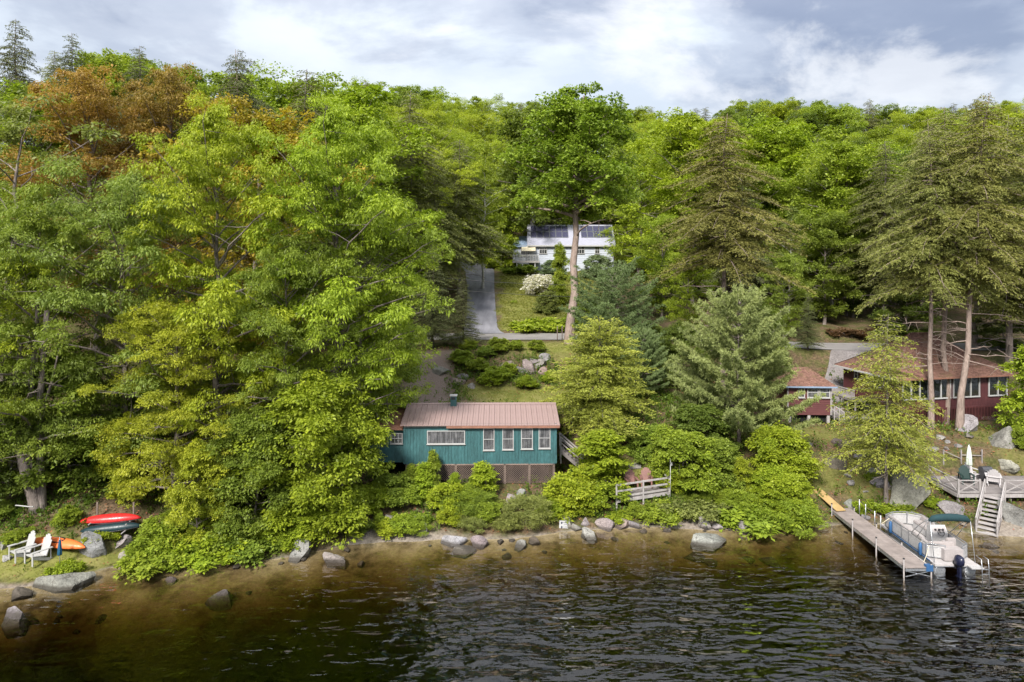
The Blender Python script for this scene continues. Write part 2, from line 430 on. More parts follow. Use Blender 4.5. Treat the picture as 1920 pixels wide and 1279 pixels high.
PL = np.array([(-400, -14), (-60, -10), (-20, -8.5), (-10, -3.6), (-6, -1.5), (-3, -0.5), (-1, -0.13), (0, 0.0), (1, .16), (2, .42), (3, 1.0), (5, 1.9), (9, 3.4), (14, 5.2), (20, 7), (24.5, 7.9), (32, 8.1), (36, 9.5), (70, 20), (85, 22), (130, 35), (150, 40),
               (200, 47), (320, 38), (1000, 20), (5000, 8)], float)
DUG = [(26.6, 36, 39.6, 45.6, 0.85, 1.0), (6.0, 10.0, 41.0, 42.9, 0.75, 0.8), (28.0, 40.5, 51.3, 58.5, 2.95, 2.0), (22.0, 25.6, 51.0, 55.0, 3.2, 1.0), (-8.5, 3.6, 42.2, 48.5, 1.7, 0.8)]
def height(x, y, rough=True):
    x = np.asarray(x, float); y = np.asarray(y, float); s = y - shore(x)
    c = np.interp(s, PC[:, 0], PC[:, 1]); l = np.interp(s, PL[:, 0], PL[:, 1]); r = np.interp(s, PR[:, 0], PR[:, 1])
    wl = 1 - sstep(-15, -7, x); wr = sstep(11, 18, x)
    z = c * (1 - wl) * (1 - wr) + l * wl + r * wr
    z = z + 10.0 * (1 - sstep(-62, -22, x)) * sstep(12, 46, s) * (1 - 0.7 * sstep(55, 95, s))            # the hill is higher on the left
    # the level road cut into the slope
    k = sstep(62.5, 64.0, y) * (1 - sstep(70.8, 73.0, y))
    road = 8.0 - 1.0 * sstep(10, 34, x)
    z = z * (1 - k) + road * k
    for x0, x1, y0, y1, zm, e in DUG:                                # ground levelled for buildings and decks
        k2 = sstep(x0 - e, x0, x) * (1 - sstep(x1, x1 + e, x)) * sstep(y0 - e, y0, y) * (1 - sstep(y1, y1 + e, y))
        z = z * (1 - k2) + np.minimum(z, zm) * k2
    if rough:
        a = 0.34 * np.clip((s - 0.2) / 3, 0, 1) * (1 - k) * np.where(s > 75, 4, 1)
        z = z + (fbm2(x, y, 0.35, 4, 2) - 0.5) * a + np.where(s < 0, (fbm2(x, y, 0.8, 3, 9) - 0.5) * 0.22 * np.clip(-s / 2, 0, 1), 0)
    return z
def hz(x, y): return float(height(np.array([x]), np.array([y]))[0])

def zones(x, y):
    s = y - shore(x); n = fbm2(x, y, 0.5, 4, 31); n2 = fbm2(x, y, 1.6, 3, 37)
    def patch(x0, x1, y0, y1, e=0.9):
        return sstep(x0 - e, x0 + e, x + (n - .5) * 3) * (1 - sstep(x1 - e, x1 + e, x + (n - .5) * 3)) * sstep(y0 - e, y0 + e, y + (n2 - .5) * 2) * (1 - sstep(y1 - e, y1 + e, y + (n2 - .5) * 2))
    lawn = patch(-3.6, 9, 50.0, 56.0)                       # strip of grass behind the cabin
    lawn = np.maximum(lawn, patch(-1.6, 12, 72.5, 106, 0.35))   # lawn of the white house
    lawn = np.maximum(lawn, patch(-2, 14, 60.2, 63.6))        # verge below the road
    lawn = np.maximum(lawn, 0.75 * patch(16.5, 26, 43.5, 51.5) * sstep(.35, .55, n))
    lawn = np.maximum(lawn, patch(-27, -18.8, 33.4, 36.3, 0.4) * sstep(0.15, 0.5, s))
    lawn = np.maximum(lawn, patch(5.6, 9.5, 43.2, 46.0, 0.4))
    lawn = np.maximum(lawn, 0.5 * patch(24, 36, 45.5, 52) * sstep(.5, .62, n))
    grav = patch(-8.5, -4.6, 49.5, 60) * 0.95
    grav = np.maximum(grav, patch(-6, -2.5, 49.5, 52.5) * 0.6)
    sand = 1 - sstep(-0.05, 0.35, s + (n2 - .5) * 0.9)
    sand = np.maximum(sand, patch(-9, -3.4, 37, 39.3, 0.5))
    sand = np.maximum(sand, patch(8.3, 11.8, 39.5, 41.4, 0.4)); sand = np.maximum(sand, patch(26.8, 34, 38, 40.2, 0.5))
    return lawn, grav, sand

def ground_mat():
    n = NT('forest_floor'); v = n.coord('World'); a = n.noise(v, 0.9, 5, 0.6); b = n.noise(v, 6, 5, 0.7); c3 = n.noise(v, 22, 4, 0.7)
    litter = n.ramp(b, [(0.30, (0.045, 0.033, 0.020)), (0.5, (0.115, 0.080, 0.048)), (0.68, (0.20, 0.135, 0.085))])
    moss = n.ramp(b, [(0.3, (0.030, 0.040, 0.010)), (0.7, (0.10, 0.11, 0.030))])
    base = n.mix(n.ramp(a, [(0.42, 0), (0.58, 0.8)]), litter, moss)
    grass = n.ramp(n.math('ADD', n.math('MULTIPLY', a, 0.6), n.math('MULTIPLY', b, 0.4)), [(0.36, (0.100, 0.112, 0.026)), (0.5, (0.165, 0.168, 0.042)), (0.64, (0.225, 0.20, 0.075))])
    gravel = n.ramp(c3, [(0.3, (0.11, 0.082, 0.068)), (0.6, (0.23, 0.178, 0.152))])
    sand = n.ramp(b, [(0.3, (0.15, 0.125, 0.10)), (0.65, (0.30, 0.255, 0.215))])
    z = n.attr('zone', 'Color'); sp = n.N.new('ShaderNodeSeparateColor'); n.L.new(z, sp.inputs[0])
    col = n.mix(sp.outputs[0], base, grass); col = n.mix(sp.outputs[1], col, gravel); col = n.mix(sp.outputs[2], col, sand)
    # lake bed: sand with weed and silt further out
    pz = n.N.new('ShaderNodeSeparateXYZ'); n.L.new(v, pz.inputs[0])
    bed = n.ramp(n.noise(v, 0.55, 6, 0.68, 0.1), [(0.38, (0.09, 0.065, 0.035)), (0.5, (0.24, 0.185, 0.10)), (0.65, (0.34, 0.27, 0.165))])
    bed = n.mix(1.0, bed, n.ramp(b, [(0.3, 0.7), (0.7, 1.15)]), 'MULTIPLY')
    col = n.mix(n.ramp(pz.outputs[2], [(0.0, 1), (0.06, 0)]) if False else n.math('LESS_THAN', pz.outputs[2], 0.01), col, bed)
    h = n.math('ADD', n.math('MULTIPLY', b, 0.7), n.math('MULTIPLY', c3, 0.3))
    M['ground'] = n.done(n.bsdf(col, 0.95, 0, n.bump(h, 0.8, 0.10), spec=0.1))
ground_mat()
def build_ground():
    def axis(parts):
        out = []
        for a, b, st in parts: out += list(np.arange(a, b, st))
        return np.array(out + [parts[-1][1]], float)
    xs = axis([(-4000, -1000, 1000), (-1000, -200, 100), (-200, -48, 8), (-48, 52, 0.42), (52, 200, 8), (200, 1000, 100), (1000, 4000, 1000)])
    ys = axis([(-400, -40, 40), (-40, 24, 3), (24, 60, 0.36), (60, 76, 0.5), (76, 120, 2), (120, 280, 6), (280, 1000, 60), (1000, 5000, 800)])
    gx, gy = np.meshgrid(xs, ys); x = gx.ravel(); y = gy.ravel(); z = height(x, y)
    nx, ny = len(xs), len(ys)
    i = np.arange(nx * ny).reshape(ny, nx)
    q = np.stack([i[:-1, :-1].ravel(), i[:-1, 1:].ravel(), i[1:, 1:].ravel(), i[1:, :-1].ravel()], 1)
    me = mesh_np('ground', np.stack([x, y, z], 1), q, smooth=True)
    l, g, sa = zones(x, y)
    a = me.attributes.new('zone', 'FLOAT_COLOR', 'POINT')
    a.data.foreach_set('color', np.stack([l, g, sa, np.ones_like(l)], 1).astype(np.float32).ravel())
    tag(link('ground', me, M['ground']), 'wooded lakeside slope of leaf litter, grass and sand', 'ground', kind='structure')
build_ground()

def water_mat():
    n = NT('lake_water'); v0 = n.coord('World')
    # wind ripples running towards the shore, calmer close to the bank and to the left
    w1 = n.noise(n.coord('World', (0.40, 1.0, 1), (3, 1, 0)), 2.2, 1.8, 0.5, 0.35)
    w2 = n.noise(n.coord('World', (0.5, 1.2, 1)), 0.8, 1.5, 0.5, 0.4)
    w3 = n.noise(n.coord('World', (0.5, 1, 1)), 4.6, 1.0, 0.5)
    sp = n.N.new('ShaderNodeSeparateXYZ'); n.L.new(v0, sp.inputs[0])
    big = n.noise(v0, 0.09, 2, 0.5)
    lee = n.math('ADD', n.math('MULTIPLY', sp.outputs[1], -1), 39.0)          # metres off the bank
    wind = n.math('MULTIPLY', n.ramp(n.math('MULTIPLY', lee, 0.05), [(0.0, 0.06), (0.14, 0.28), (0.32, 1.0)]),
                  n.ramp(n.math('ADD', n.math('MULTIPLY', sp.outputs[0], 0.02), n.math('ADD', n.math('MULTIPLY', big, 0.5), 0.25)), [(0.22, 0.16), (0.5, 1.0)]))
    h = n.math('ADD', n.math('MULTIPLY', w1, 1.0), n.math('ADD', n.math('MULTIPLY', w2, 1.5), n.math('MULTIPLY', w3, 0.22)))
    h = n.math('MULTIPLY', h, wind)
    b = n.N.new('ShaderNodeBump'); b.inputs['Strength'].default_value = 1.0; b.inputs['Distance'].default_value = 0.22; n.L.new(h, b.inputs['Height'])
    nb = b.outputs[0]
    lw = n.N.new('ShaderNodeLayerWeight'); lw.inputs['Blend'].default_value = 0.5; n.L.new(nb, lw.inputs['Normal'])
    fres = n.math('ADD', n.math('MULTIPLY', n.math('POWER', lw.outputs['Facing'], 4.2), 0.92), 0.075)
    g = n.N.new('ShaderNodeBsdfGlossy'); g.inputs['Roughness'].default_value = 0.015; n.L.new(nb, g.inputs['Normal'])
    t = n.N.new('ShaderNodeBsdfTransparent')
    m = n.N.new('ShaderNodeMixShader'); n.L.new(fres, m.inputs[0]); n.L.new(t.outputs[0], m.inputs[1]); n.L.new(g.outputs[0], m.inputs[2])
    va = n.N.new('ShaderNodeVolumeAbsorption'); va.inputs['Color'].default_value = (0.57, 0.495, 0.29, 1); va.inputs['Density'].default_value = 2.2
    n.L.new(va.outputs[0], n.out.inputs['Volume'])
    M['water'] = n.done(m.outputs[0])
water_mat()
lake = MB().box((0, -160, -10), (1600, 440, 20)).build('lake_water', M['water'])
tag(lake, 'dark amber lake water with wind ripples', 'lake', kind='structure')

def strip(name, pts, width, mat, off, label, cat, step=0.6, cross=6, kind='structure'):
    """a sheet draped on the ground along a centre line; pts are (x, y[, width])"""
    P_ = [Vector((p[0], p[1], p[2] if len(p) > 2 else width)) for p in pts]
    line = []
    for a, b in zip(P_[:-1], P_[1:]):
        k = max(1, int((b - a).xy.length / step))
        line += [a.lerp(b, i / k) for i in range(k)]
    line.append(P_[-1])
    v = []
    for i, p in enumerate(line):
        d = (line[min(i + 1, len(line) - 1)] - line[max(i - 1, 0)]).xy.normalized(); nrm = Vector((-d.y, d.x))
        for j in range(cross + 1):
            t = (j / cross - 0.5) * p.z
            v.append((p.x + nrm.x * t, p.y + nrm.y * t))
    v = np.array(v); z = height(v[:, 0], v[:, 1]) + off
    n = cross + 1; q = []
    for i in range(len(line) - 1):
        for j in range(cross): q.append((i * n + j, i * n + j + 1, (i + 1) * n + j + 1, (i + 1) * n + j))
    me = mesh_np(name, np.column_stack([v, z]), np.array(q)[:, ::-1], smooth=True)
    return tag(link(name, me, mat), label, cat, kind=kind)
def road_mats():
    n = NT('worn_asphalt'); v = n.coord('World'); a = n.noise(v, 0.6, 5, 0.6); b = n.noise(v, 30, 3)
    c = n.ramp(n.math('ADD', n.math('MULTIPLY', a, 0.6), n.math('MULTIPLY', b, 0.4)), [(0.34, (0.16, 0.148, 0.142)), (0.66, (0.26, 0.24, 0.228))])
    M['road'] = n.done(n.bsdf(c, 0.9, 0, n.bump(b, 0.3, 0.02), spec=0.2))
    n = NT('drive_asphalt'); v = n.coord('World'); a = n.noise(n.coord('World', (1.4, 0.12, 1)), 0.9, 4, 0.6); b = n.noise(v, 25, 3)
    c = n.ramp(n.math('ADD', n.math('MULTIPLY', a, 0.75), n.math('MULTIPLY', b, 0.25)), [(0.34, (0.10, 0.10, 0.115)), (0.66, (0.205, 0.20, 0.22))])
    M['drive'] = n.done(n.bsdf(c, 0.75, 0, n.bump(b, 0.3, 0.02), spec=0.3))
    n = NT('gravel'); v = n.coord('World'); a = n.noise(v, 0.7, 4, 0.6); b = n.vor(v, 14, out='Color'); s_ = n.N.new('ShaderNodeSeparateColor'); n.L.new(b, s_.inputs[0])
    c = n.mix(1.0, n.ramp(a, [(0.3, (0.13, 0.115, 0.11)), (0.7, (0.235, 0.21, 0.205))]), n.ramp(s_.outputs[0], [(0, 0.75), (1, 1.25)]), 'MULTIPLY')
    M['gravel'] = n.done(n.bsdf(c, 0.95, 0, n.bump(s_.outputs[0], 0.5, 0.03), spec=0.15))
road_mats()
strip('road', [(-120, 67.4), (120, 67.4)], 5.4, M['road'], 0.07, 'narrow grey paved road crossing the slope above the cabin', 'road', 1.0)
strip('driveway', [(-3.1, 69.5, 4.8), (-3.3, 72.5, 3.5), (-3.7, 82, 3.4), (-4.2, 92, 3.6), (-4.9, 104, 4.4), (-6.5, 112, 5.5)], 4, M['drive'], 0.10, 'steep dark asphalt driveway climbing beside the lawn to the white house', 'driveway', 0.8)
strip('gravel_drive', [(34.0, 65.5, 5.4), (31.0, 61, 5.0), (28.6, 57.5, 4.6), (27.0, 54.8, 3.6), (26.2, 52.6, 2.6)], 4, M['gravel'], 0.05, 'grey gravel drive running down beside the red house', 'driveway', 0.6)
# ------------------------------------------------------------------ trees and shrubs: prototypes (real leaves and needles as small faces)
def unit(a): return a / np.maximum(np.linalg.norm(a, axis=-1, keepdims=True), 1e-9)
def cards(base, d, nrm, L, Wd, droop=0.12):
    """one bent leaf-shaped face per row"""
    d = unit(d); sd = unit(np.cross(d, nrm)); L = np.asarray(L)[:, None]; Wd = np.asarray(Wd)[:, None]
    mid = base + d * L * 0.48; tip = base + d * L; tip[:, 2] -= (L[:, 0] * droop)
    v = np.stack([base, mid + sd * Wd * 0.5, tip, mid - sd * Wd * 0.5], 1).reshape(-1, 3)
    q = np.arange(len(v)).reshape(-1, 4)
    return v, q
def sphere_dirs(rs, n, zmin=-1.0):
    z = rs.uniform(zmin, 1, n); a = rs.uniform(0, 2 * PI, n); r = np.sqrt(1 - z * z)
    return np.stack([r * np.cos(a), r * np.sin(a), z], 1)
def pads_to_leaves(rs, pads, subs, per, leaf, droop, flat=0.5, up=0.6, loose=0.0):
    """pads (n,4): centre and radius -> leaf cards, grouped in sub-clumps on each pad's dome"""
    K = len(pads); pid = np.repeat(np.arange(K), subs)
    u = sphere_dirs(rs, K * subs, -0.25)
    rad = pads[pid, 3]
    c = pads[pid, :3] + u * rad[:, None] * np.array([1, 1, flat]) * rs.uniform(0.5, 1.08, (K * subs, 1))
    sr = rad * rs.uniform(0.16, 0.48, K * subs) + 0.05
    n = rs.poisson(per, K * subs); sid = np.repeat(np.arange(K * subs), n); N = len(sid)
    u2 = sphere_dirs(rs, N, -0.4)
    pos = c[sid] + u2 * sr[sid][:, None] * np.array([1, 1, 0.75]) * rs.uniform(0.45, 1.1 + loose, (N, 1))
    outw = pos - pads[pid[sid], :3]; outw[:, 2] *= 0.3
    d = unit(outw) * 0.55 + u2 * 0.55 + rs.normal(0, 0.35, (N, 3)); d[:, 2] -= droop
    nr = np.array([0, 0, 1.0]) * up + u2 * 0.5 + rs.normal(0, 0.3, (N, 3))
    k = np.exp(rs.normal(0, 0.25, N)) * (0.8 + 0.4 * rs.random(K)[pid[sid]]); L = leaf[0] * k; Wd = leaf[1] * k * rs.uniform(0.8, 1.2, N)
    v, q = cards(pos, d, nr, L, Wd)
    tint = 0.30 * rs.random(K)[pid[sid]] + 0.30 * rs.random(K * subs)[sid] + 0.40 * rs.random(N)
    return v, q, tint
def limb(mb, a, b, r0, r1, rs, bend=0.12, n=6, seg=5):
    a = np.array(a, float); b = np.array(b, float); ln = np.linalg.norm(b - a)
    off = rs.normal(0, bend * ln * 0.5, 3); off[2] = abs(off[2]) * 0.6
    pts = []
    for k in range(seg + 1):
        t = k / seg; pts.append(a * (1 - t) + b * t + off * (4 * t * (1 - t)) + (rs.normal(0, 0.012 * ln, 3) if 0 < k < seg else 0))
    mb.tube(pts, [r0 * (1 - k / seg) + r1 * (k / seg) for k in range(seg + 1)], n, caps=False)
    return [np.array(p) for p in pts]

PROTO = {}
def proto(name, mb, v, q, tint):
    PROTO[name] = (mb.mesh(name + '_trunk', None, recalc=False), mesh_np(name + '_crown', v, q, tint))

def broadleaf(name, seed, H, Rr, base=0.35, limbs=26, pad=1.5, leaf=(0.28, 0.15), droop=0.5, subs=11, per=24, form='round', fill=3, r0=None, flat=0.5, dead=3, fork=False, bare=0):
    rs = np.random.default_rng(seed); mb = MB()
    r0 = r0 or H * 0.015
    lean = rs.normal(0, 0.02 * H, 2); n = 9; tr = []
    for k in range(n + 1):
        t = k / n; tr.append(np.array([lean[0] * t * t + rs.normal(0, 0.006 * H) * (t > 0), lean[1] * t * t + rs.normal(0, 0.006 * H) * (t > 0), -0.5 + t * (H * 0.93 + 0.5)]))
    rad = [r0 * (1.35 if k == 0 else 1) * (1 - 0.86 * (k / n)) for k in range(n + 1)]
    mb.tube(tr, rad, 9, caps=False)
    def on(t):
        f = t * n; i = min(int(f), n - 1); return tr[i] * (1 - (f - i)) + tr[i + 1] * (f - i)
    pads = []
    for i in range(limbs):
        u = (i + rs.uniform(0.1, 0.9)) / limbs; t = base + (0.98 - base) * u
        if form == 'round': pr = math.sin(PI * min(1, 0.20 + 0.74 * u)) ** 0.8
        elif form == 'dome': pr = math.sin(PI * min(1, 0.24 + 0.66 * u)) ** 0.55
        elif form == 'tall': pr = (math.sin(PI * min(1, 0.22 + 0.72 * u)) ** 0.9) * 0.85 + 0.12
        elif form == 'vase': pr = 0.45 + 0.75 * math.sin(PI * min(1, 0.05 + 0.88 * u))
        else: pr = 1 - 0.8 * u
        r = Rr * max(0.22, pr) * rs.uniform(0.72, 1.15); az = i * 2.39996 + rs.normal(0, 0.35)
        rise = R(8 + 48 * u + rs.normal(0, 8)); a = on(max(0.08, t - 0.06 - 0.03 * u))
        hr = max(0.3, r - pad * 0.5)
        b = a + np.array([math.cos(az) * hr, math.sin(az) * hr, hr * math.tan(rise) * 0.62])
        b[2] = min(b[2], H - pad * 0.35)
        br = r0 * (0.40 - 0.24 * u)
        pts = limb(mb, a, b, br, br * 0.3, rs)
        for f in np.linspace(0.42, 1.0, fill):
            fi = f * 5; k = min(int(fi), 4); p = pts[k] * (1 - (fi - k)) + pts[k + 1] * (fi - k)
            if f < 0.99:
                q = p + rs.normal(0, 0.20, 3) * np.array([r, r, 0.35 * r]); q[2] = max(q[2], p[2] - 0.4)
                limb(mb, p, q, br * 0.35, br * 0.12, rs, 0.1, 4, 3)
            else: q = p
            pads.append((q[0], q[1], q[2], pad * rs.uniform(0.65, 1.2)))
    top = tr[-1]
    for k in range(11):
        w = rs.uniform(0, 1); pads.append((top[0] + rs.normal(0, 0.06 + 0.16 * w) * Rr, top[1] + rs.normal(0, 0.06 + 0.16 * w) * Rr, H - pad * (0.35 + 2.6 * w), pad * rs.uniform(0.5, 0.95)))
    for k in range(dead):                                   # bare grey limbs in the lower crown
        t = rs.uniform(base * 0.6, base + 0.25); a = on(t); az = rs.uniform(0, 2 * PI); r = Rr * rs.uniform(0.35, 0.75)
        pts = limb(mb, a, a + np.array([math.cos(az) * r, math.sin(az) * r, r * rs.uniform(0.05, 0.5)]), r0 * 0.22, r0 * 0.05, rs, 0.2, 5)
        for p in (pts[3], pts[4]): limb(mb, p, p + rs.normal(0, 0.22 * r, 3), r0 * 0.1, r0 * 0.03, rs, 0.15, 4, 3)
    pads = np.array(pads)
    if bare: pads = pads[rs.random(len(pads)) > bare]
    v, q, ti = pads_to_leaves(rs, pads, subs, per, leaf, droop, flat)
    proto(name, mb, v, q, ti)

def conifer(name, seed, H, Rr, base=0.12, nbr=150, prof=lambda u: u, rise=0.1, sag=0.35, space=0.30, twig=0.34, needle=(0.30, 0.09), step=0.15, droop=0.25, r0=None, dead=8, up=0.8, lean=0.0, gap=0.0, minlen=0.25, rag=0.68):
    rs = np.random.default_rng(seed); mb = MB(); r0 = r0 or H * 0.012
    n = 8; mb.tube([(rs.normal(0, 0.004 * H) * (k > 0) + lean * (k / n), rs.normal(0, 0.004 * H) * (k > 0), -0.5 + (H + 0.5) * k / n) for k in range(n + 1)], [r0 * (1.3 if k == 0 else 1) * (1 - 0.93 * k / n) for k in range(n + 1)], 8, caps=False)
    P_, D_, N_, T_ = [], [], [], []
    gaps = rs.random(24)
    for i in range(nbr):
        u = ((i + rs.uniform(0, 1)) / nbr) ** 0.85; z = H * (1 - u * (1 - base)) - 0.1
        az = i * 2.39996 + rs.normal(0, 0.4)
        ln = Rr * prof(u) * rs.uniform(rag, 1.18) + minlen
        if gaps[int(u * 23.9)] < gap: ln *= 0.6
        o = np.array([math.cos(az), math.sin(az), 0]); sdv = np.array([-o[1], o[0], 0]); rz = rise * (1.6 - 1.2 * u) + rs.normal(0, 0.06)
        x0 = np.array([lean * z / H, 0, z])
        def bp(t): return x0 + o * (ln * t)[:, None] + np.array([0, 0, 1.0]) * (ln * (rz * t - sag * t * t))[:, None]
        tt = np.linspace(0, 1, 5); pts = bp(tt); mb.tube(pts, [max(0.012, r0 * 0.16 * (0.5 + u) * (1 - 0.85 * t)) for t in tt], 4, caps=False)
        m = max(3, int(ln / space)); t = np.repeat(np.linspace(0.10, 1.0, m), 2) + rs.normal(0, 0.02, 2 * m); t = np.clip(t, 0.05, 1)
        side = np.tile([1.0, -1.0], m)
        tl = (twig * ln * (1 - 0.62 * t) * rs.uniform(0.6, 1.2, 2 * m) + 0.22)
        td = unit(sdv * side[:, None] * 0.85 + o * rs.uniform(0.35, 0.85, (2 * m, 1)) + np.array([0, 0, 1.0]) * rs.normal(rz * 0.35, 0.16, (2 * m, 1)))
        tb = bp(t)
        cnt = np.maximum(2, (tl / step).astype(int)); idx = np.repeat(np.arange(2 * m), cnt)
        s = rs.random(len(idx)); pos = tb[idx] + td[idx] * (tl[idx] * s)[:, None]; pos[:, 2] -= sag * 0.5 * tl[idx] * s * s
        pos += rs.normal(0, 0.035, pos.shape)
        d = td[idx] * 0.8 + sdv * rs.normal(0, 0.45, (len(idx), 1)) + o * rs.normal(0.15, 0.45, (len(idx), 1)); d[:, 2] += rs.normal(-droop, 0.22, len(idx))
        P_.append(pos); D_.append(d); N_.append(np.array([0, 0, 1.0]) * up + rs.normal(0, 0.45, pos.shape)); T_.append(0.35 * rs.random() + 0.25 * rs.random(2 * m)[idx] + 0.4 * rs.random(len(idx)))
    for k in range(dead):
        z = H * base * rs.uniform(0.35, 1.25); az = rs.uniform(0, 2 * PI); r = Rr * rs.uniform(0.3, 0.8)
        pts = limb(mb, (0, 0, z), (math.cos(az) * r, math.sin(az) * r, z - r * rs.uniform(-0.1, 0.3)), 0.045, 0.012, rs, 0.12, 4)
        for p in pts[2:5]: limb(mb, p, p + rs.normal(0, 0.16 * r, 3), 0.02, 0.008, rs, 0.1, 3, 2)
    P_ = np.concatenate(P_); D_ = np.concatenate(D_); N_ = np.concatenate(N_); T_ = np.concatenate(T_); N = len(P_)
    v, q = cards(P_, D_, N_, needle[0] * rs.uniform(0.7, 1.35, N), needle[1] * rs.uniform(0.7, 1.3, N))
    proto(name, mb, v, q, T_)

def pine(name, seed, H, Rr, base=0.15, whorls=15, per_whorl=6, prof=lambda u: u, tuft=10, r0=None, rise=0.25, space=0.34):
    rs = np.random.default_rng(seed); mb = MB(); r0 = r0 or H * 0.014; n = 8
    mb.tube([(rs.normal(0, 0.004 * H) * (k > 0), rs.normal(0, 0.004 * H) * (k > 0), -0.5 + (H + 0.4) * k / n) for k in range(n + 1)], [r0 * (1.25 if k == 0 else 1) * (1 - 0.9 * k / n) for k in range(n + 1)], 8, caps=False)
    P_, D_, T_ = [], [], []
    for w in range(whorls):
        u = (w + 0.4) / whorls; z0 = H * (1 - u * (1 - base))
        for b in range(per_whorl):
            az = b * 2 * PI / per_whorl + w * 0.9 + rs.normal(0, 0.25); ln = Rr * prof(u) * rs.uniform(0.65, 1.15) + 0.35; z = z0 + rs.normal(0, 0.12)
            o = np.array([math.cos(az), math.sin(az), 0]); sdv = np.array([-o[1], o[0], 0]); rz = rise * (1.7 - 1.35 * u) + rs.normal(0, 0.05)
            def bp(t): return np.array([0, 0, z]) + o * (ln * t)[:, None] + np.array([0, 0, 1.0]) * (ln * (rz * t - 0.30 * t + 0.32 * t * t))[:, None]
            tt = np.linspace(0, 1, 5); mb.tube(bp(tt), [max(0.014, r0 * 0.22 * (1 - 0.85 * t)) for t in tt], 4, caps=False)
            m = max(2, int(ln / space)); t = np.repeat(np.linspace(0.28, 1.0, m), 2) + rs.normal(0, 0.03, 2 * m); side = np.tile([1.0, -1.0], m)
            tl = 0.30 * ln * (1 - 0.55 * t) * rs.uniform(0.5, 1.2, 2 * m) + 0.22
            td = unit(sdv * side[:, None] * 0.75 + o * rs.uniform(0.5, 1.0, (2 * m, 1)) + np.array([0, 0, 1.0]) * rs.uniform(0.0, 0.45, (2 * m, 1)))
            tb = bp(np.clip(t, 0.1, 1.05)); cnt = np.maximum(1, (tl / 0.24).astype(int) + 1); idx = np.repeat(np.arange(2 * m), cnt)
            s = rs.random(len(idx)) ** 0.7; tp = tb[idx] + td[idx] * (tl[idx] * s)[:, None]
            k = np.repeat(np.arange(len(idx)), tuft); N = len(k)
            d = td[idx][k] * 0.55 + np.array([0, 0, 0.38]) + unit(rs.normal(0, 1, (N, 3))) * 0.85
            P_.append(tp[k] + rs.normal(0, 0.03, (N, 3))); D_.append(d); T_.append(0.3 * rs.random() + 0.3 * rs.random(len(idx))[k] + 0.4 * rs.random(N))
    P_ = np.concatenate(P_); D_ = np.concatenate(D_); T_ = np.concatenate(T_); N = len(P_)
    v, q = cards(P_, D_, rs.normal(0, 1, (N, 3)), 0.27 * rs.uniform(0.7, 1.3, N), np.full(N, 0.048), 0.05)
    proto(name, mb, v, q, T_)

def shrub(name, seed, H, Rr, npads=34, pad=0.42, leaf=(0.17, 0.10), droop=0.25, subs=7, per=14, flat=0.7, stems=9, form='dome'):
    rs = np.random.default_rng(seed); mb = MB(); pads = []
    for i in range(npads):
        az = rs.uniform(0, 2 * PI); u = rs.uniform(0.12, 1.0)
        if form == 'dome': r = Rr * math.sqrt(max(0, 1 - (u * 0.95) ** 2)) * math.sqrt(rs.uniform(0.1, 1)); zz = H * u
        elif form == 'upright': r = Rr * (0.9 - 0.72 * u) * math.sqrt(rs.uniform(0.05, 1)) + 0.05; zz = H * u
        else: r = Rr * math.sqrt(rs.uniform(0, 1)); zz = H * rs.uniform(0.25, 1) * (1 - 0.5 * (r / Rr) ** 2)
        pads.append((math.cos(az) * r, math.sin(az) * r, zz - pad * 0.3, pad * rs.uniform(0.6, 1.25)))
    for i in range(npads // 4):                              # loose shoots that break the outline
        p = pads[int(rs.integers(npads))]; g = rs.uniform(0.15, 0.5) * pad * 2; pads.append((p[0] * 1.12 + rs.normal(0, 0.1), p[1] * 1.12 + rs.normal(0, 0.1), p[2] + g, pad * rs.uniform(0.22, 0.45)))
    for k in range(stems):
        p = pads[int(rs.integers(len(pads)))]; limb(mb, (rs.normal(0, 0.10 * Rr), rs.normal(0, 0.10 * Rr), -0.25), p[:3], 0.028, 0.008, rs, 0.12, 5, 4)
    v, q, ti = pads_to_leaves(rs, np.array(pads), subs, per, leaf, droop, flat, loose=0.35)
    proto(name, mb, v, q, ti)

broadleaf('oak_a', 101, 22, 6.6, 0.22, 44, 1.30, (0.168, 0.074), 0.7, 15, 44, 'dome', 3, 0.33, 0.68, 8)
broadleaf('oak_b', 102, 23, 6.2, 0.24, 46, 1.25, (0.178, 0.070), 0.85, 15, 44, 'dome', 3, 0.30, 0.72, 8)
broadleaf('oak_c', 103, 20, 6.8, 0.18, 44, 1.35, (0.168, 0.074), 0.65, 15, 43, 'vase', 3, 0.32, 0.68, 8)
broadleaf('maple_a', 104, 22, 5.6, 0.56, 46, 1.25, (0.20, 0.15), 0.28, 13, 32, 'tall', 3, 0.40, 0.6, 1)
broadleaf('maple_b', 105, 19, 5.6, 0.24, 36, 1.45, (0.22, 0.16), 0.25, 13, 30, 'dome', 3, 0.26, 0.65, 1)
broadleaf('maple_c', 106, 18, 5.0, 0.16, 32, 1.5, (0.22, 0.16), 0.3, 13, 28, 'vase', 3, 0.24, 0.65, 2)
broadleaf('birch', 107, 18, 3.4, 0.26, 30, 0.95, (0.15, 0.10), 0.55, 9, 20, 'tall', 3, 0.16, 0.7, 3)
broadleaf('thin_tree', 108, 17, 4.6, 0.28, 24, 1.1, (0.20, 0.10), 0.4, 8, 17, 'vase', 3, 0.22, 0.6, 10, bare=0.25)
broadleaf('sapling', 109, 6.5, 1.9, 0.10, 22, 0.62, (0.17, 0.10), 0.35, 10, 24, 'tall', 3, 0.07, 0.65, 0)
broadleaf('understory', 110, 9, 3.8, 0.10, 28, 1.0, (0.16, 0.095), 0.4, 13, 42, 'round', 3, 0.10, 0.65, 2)
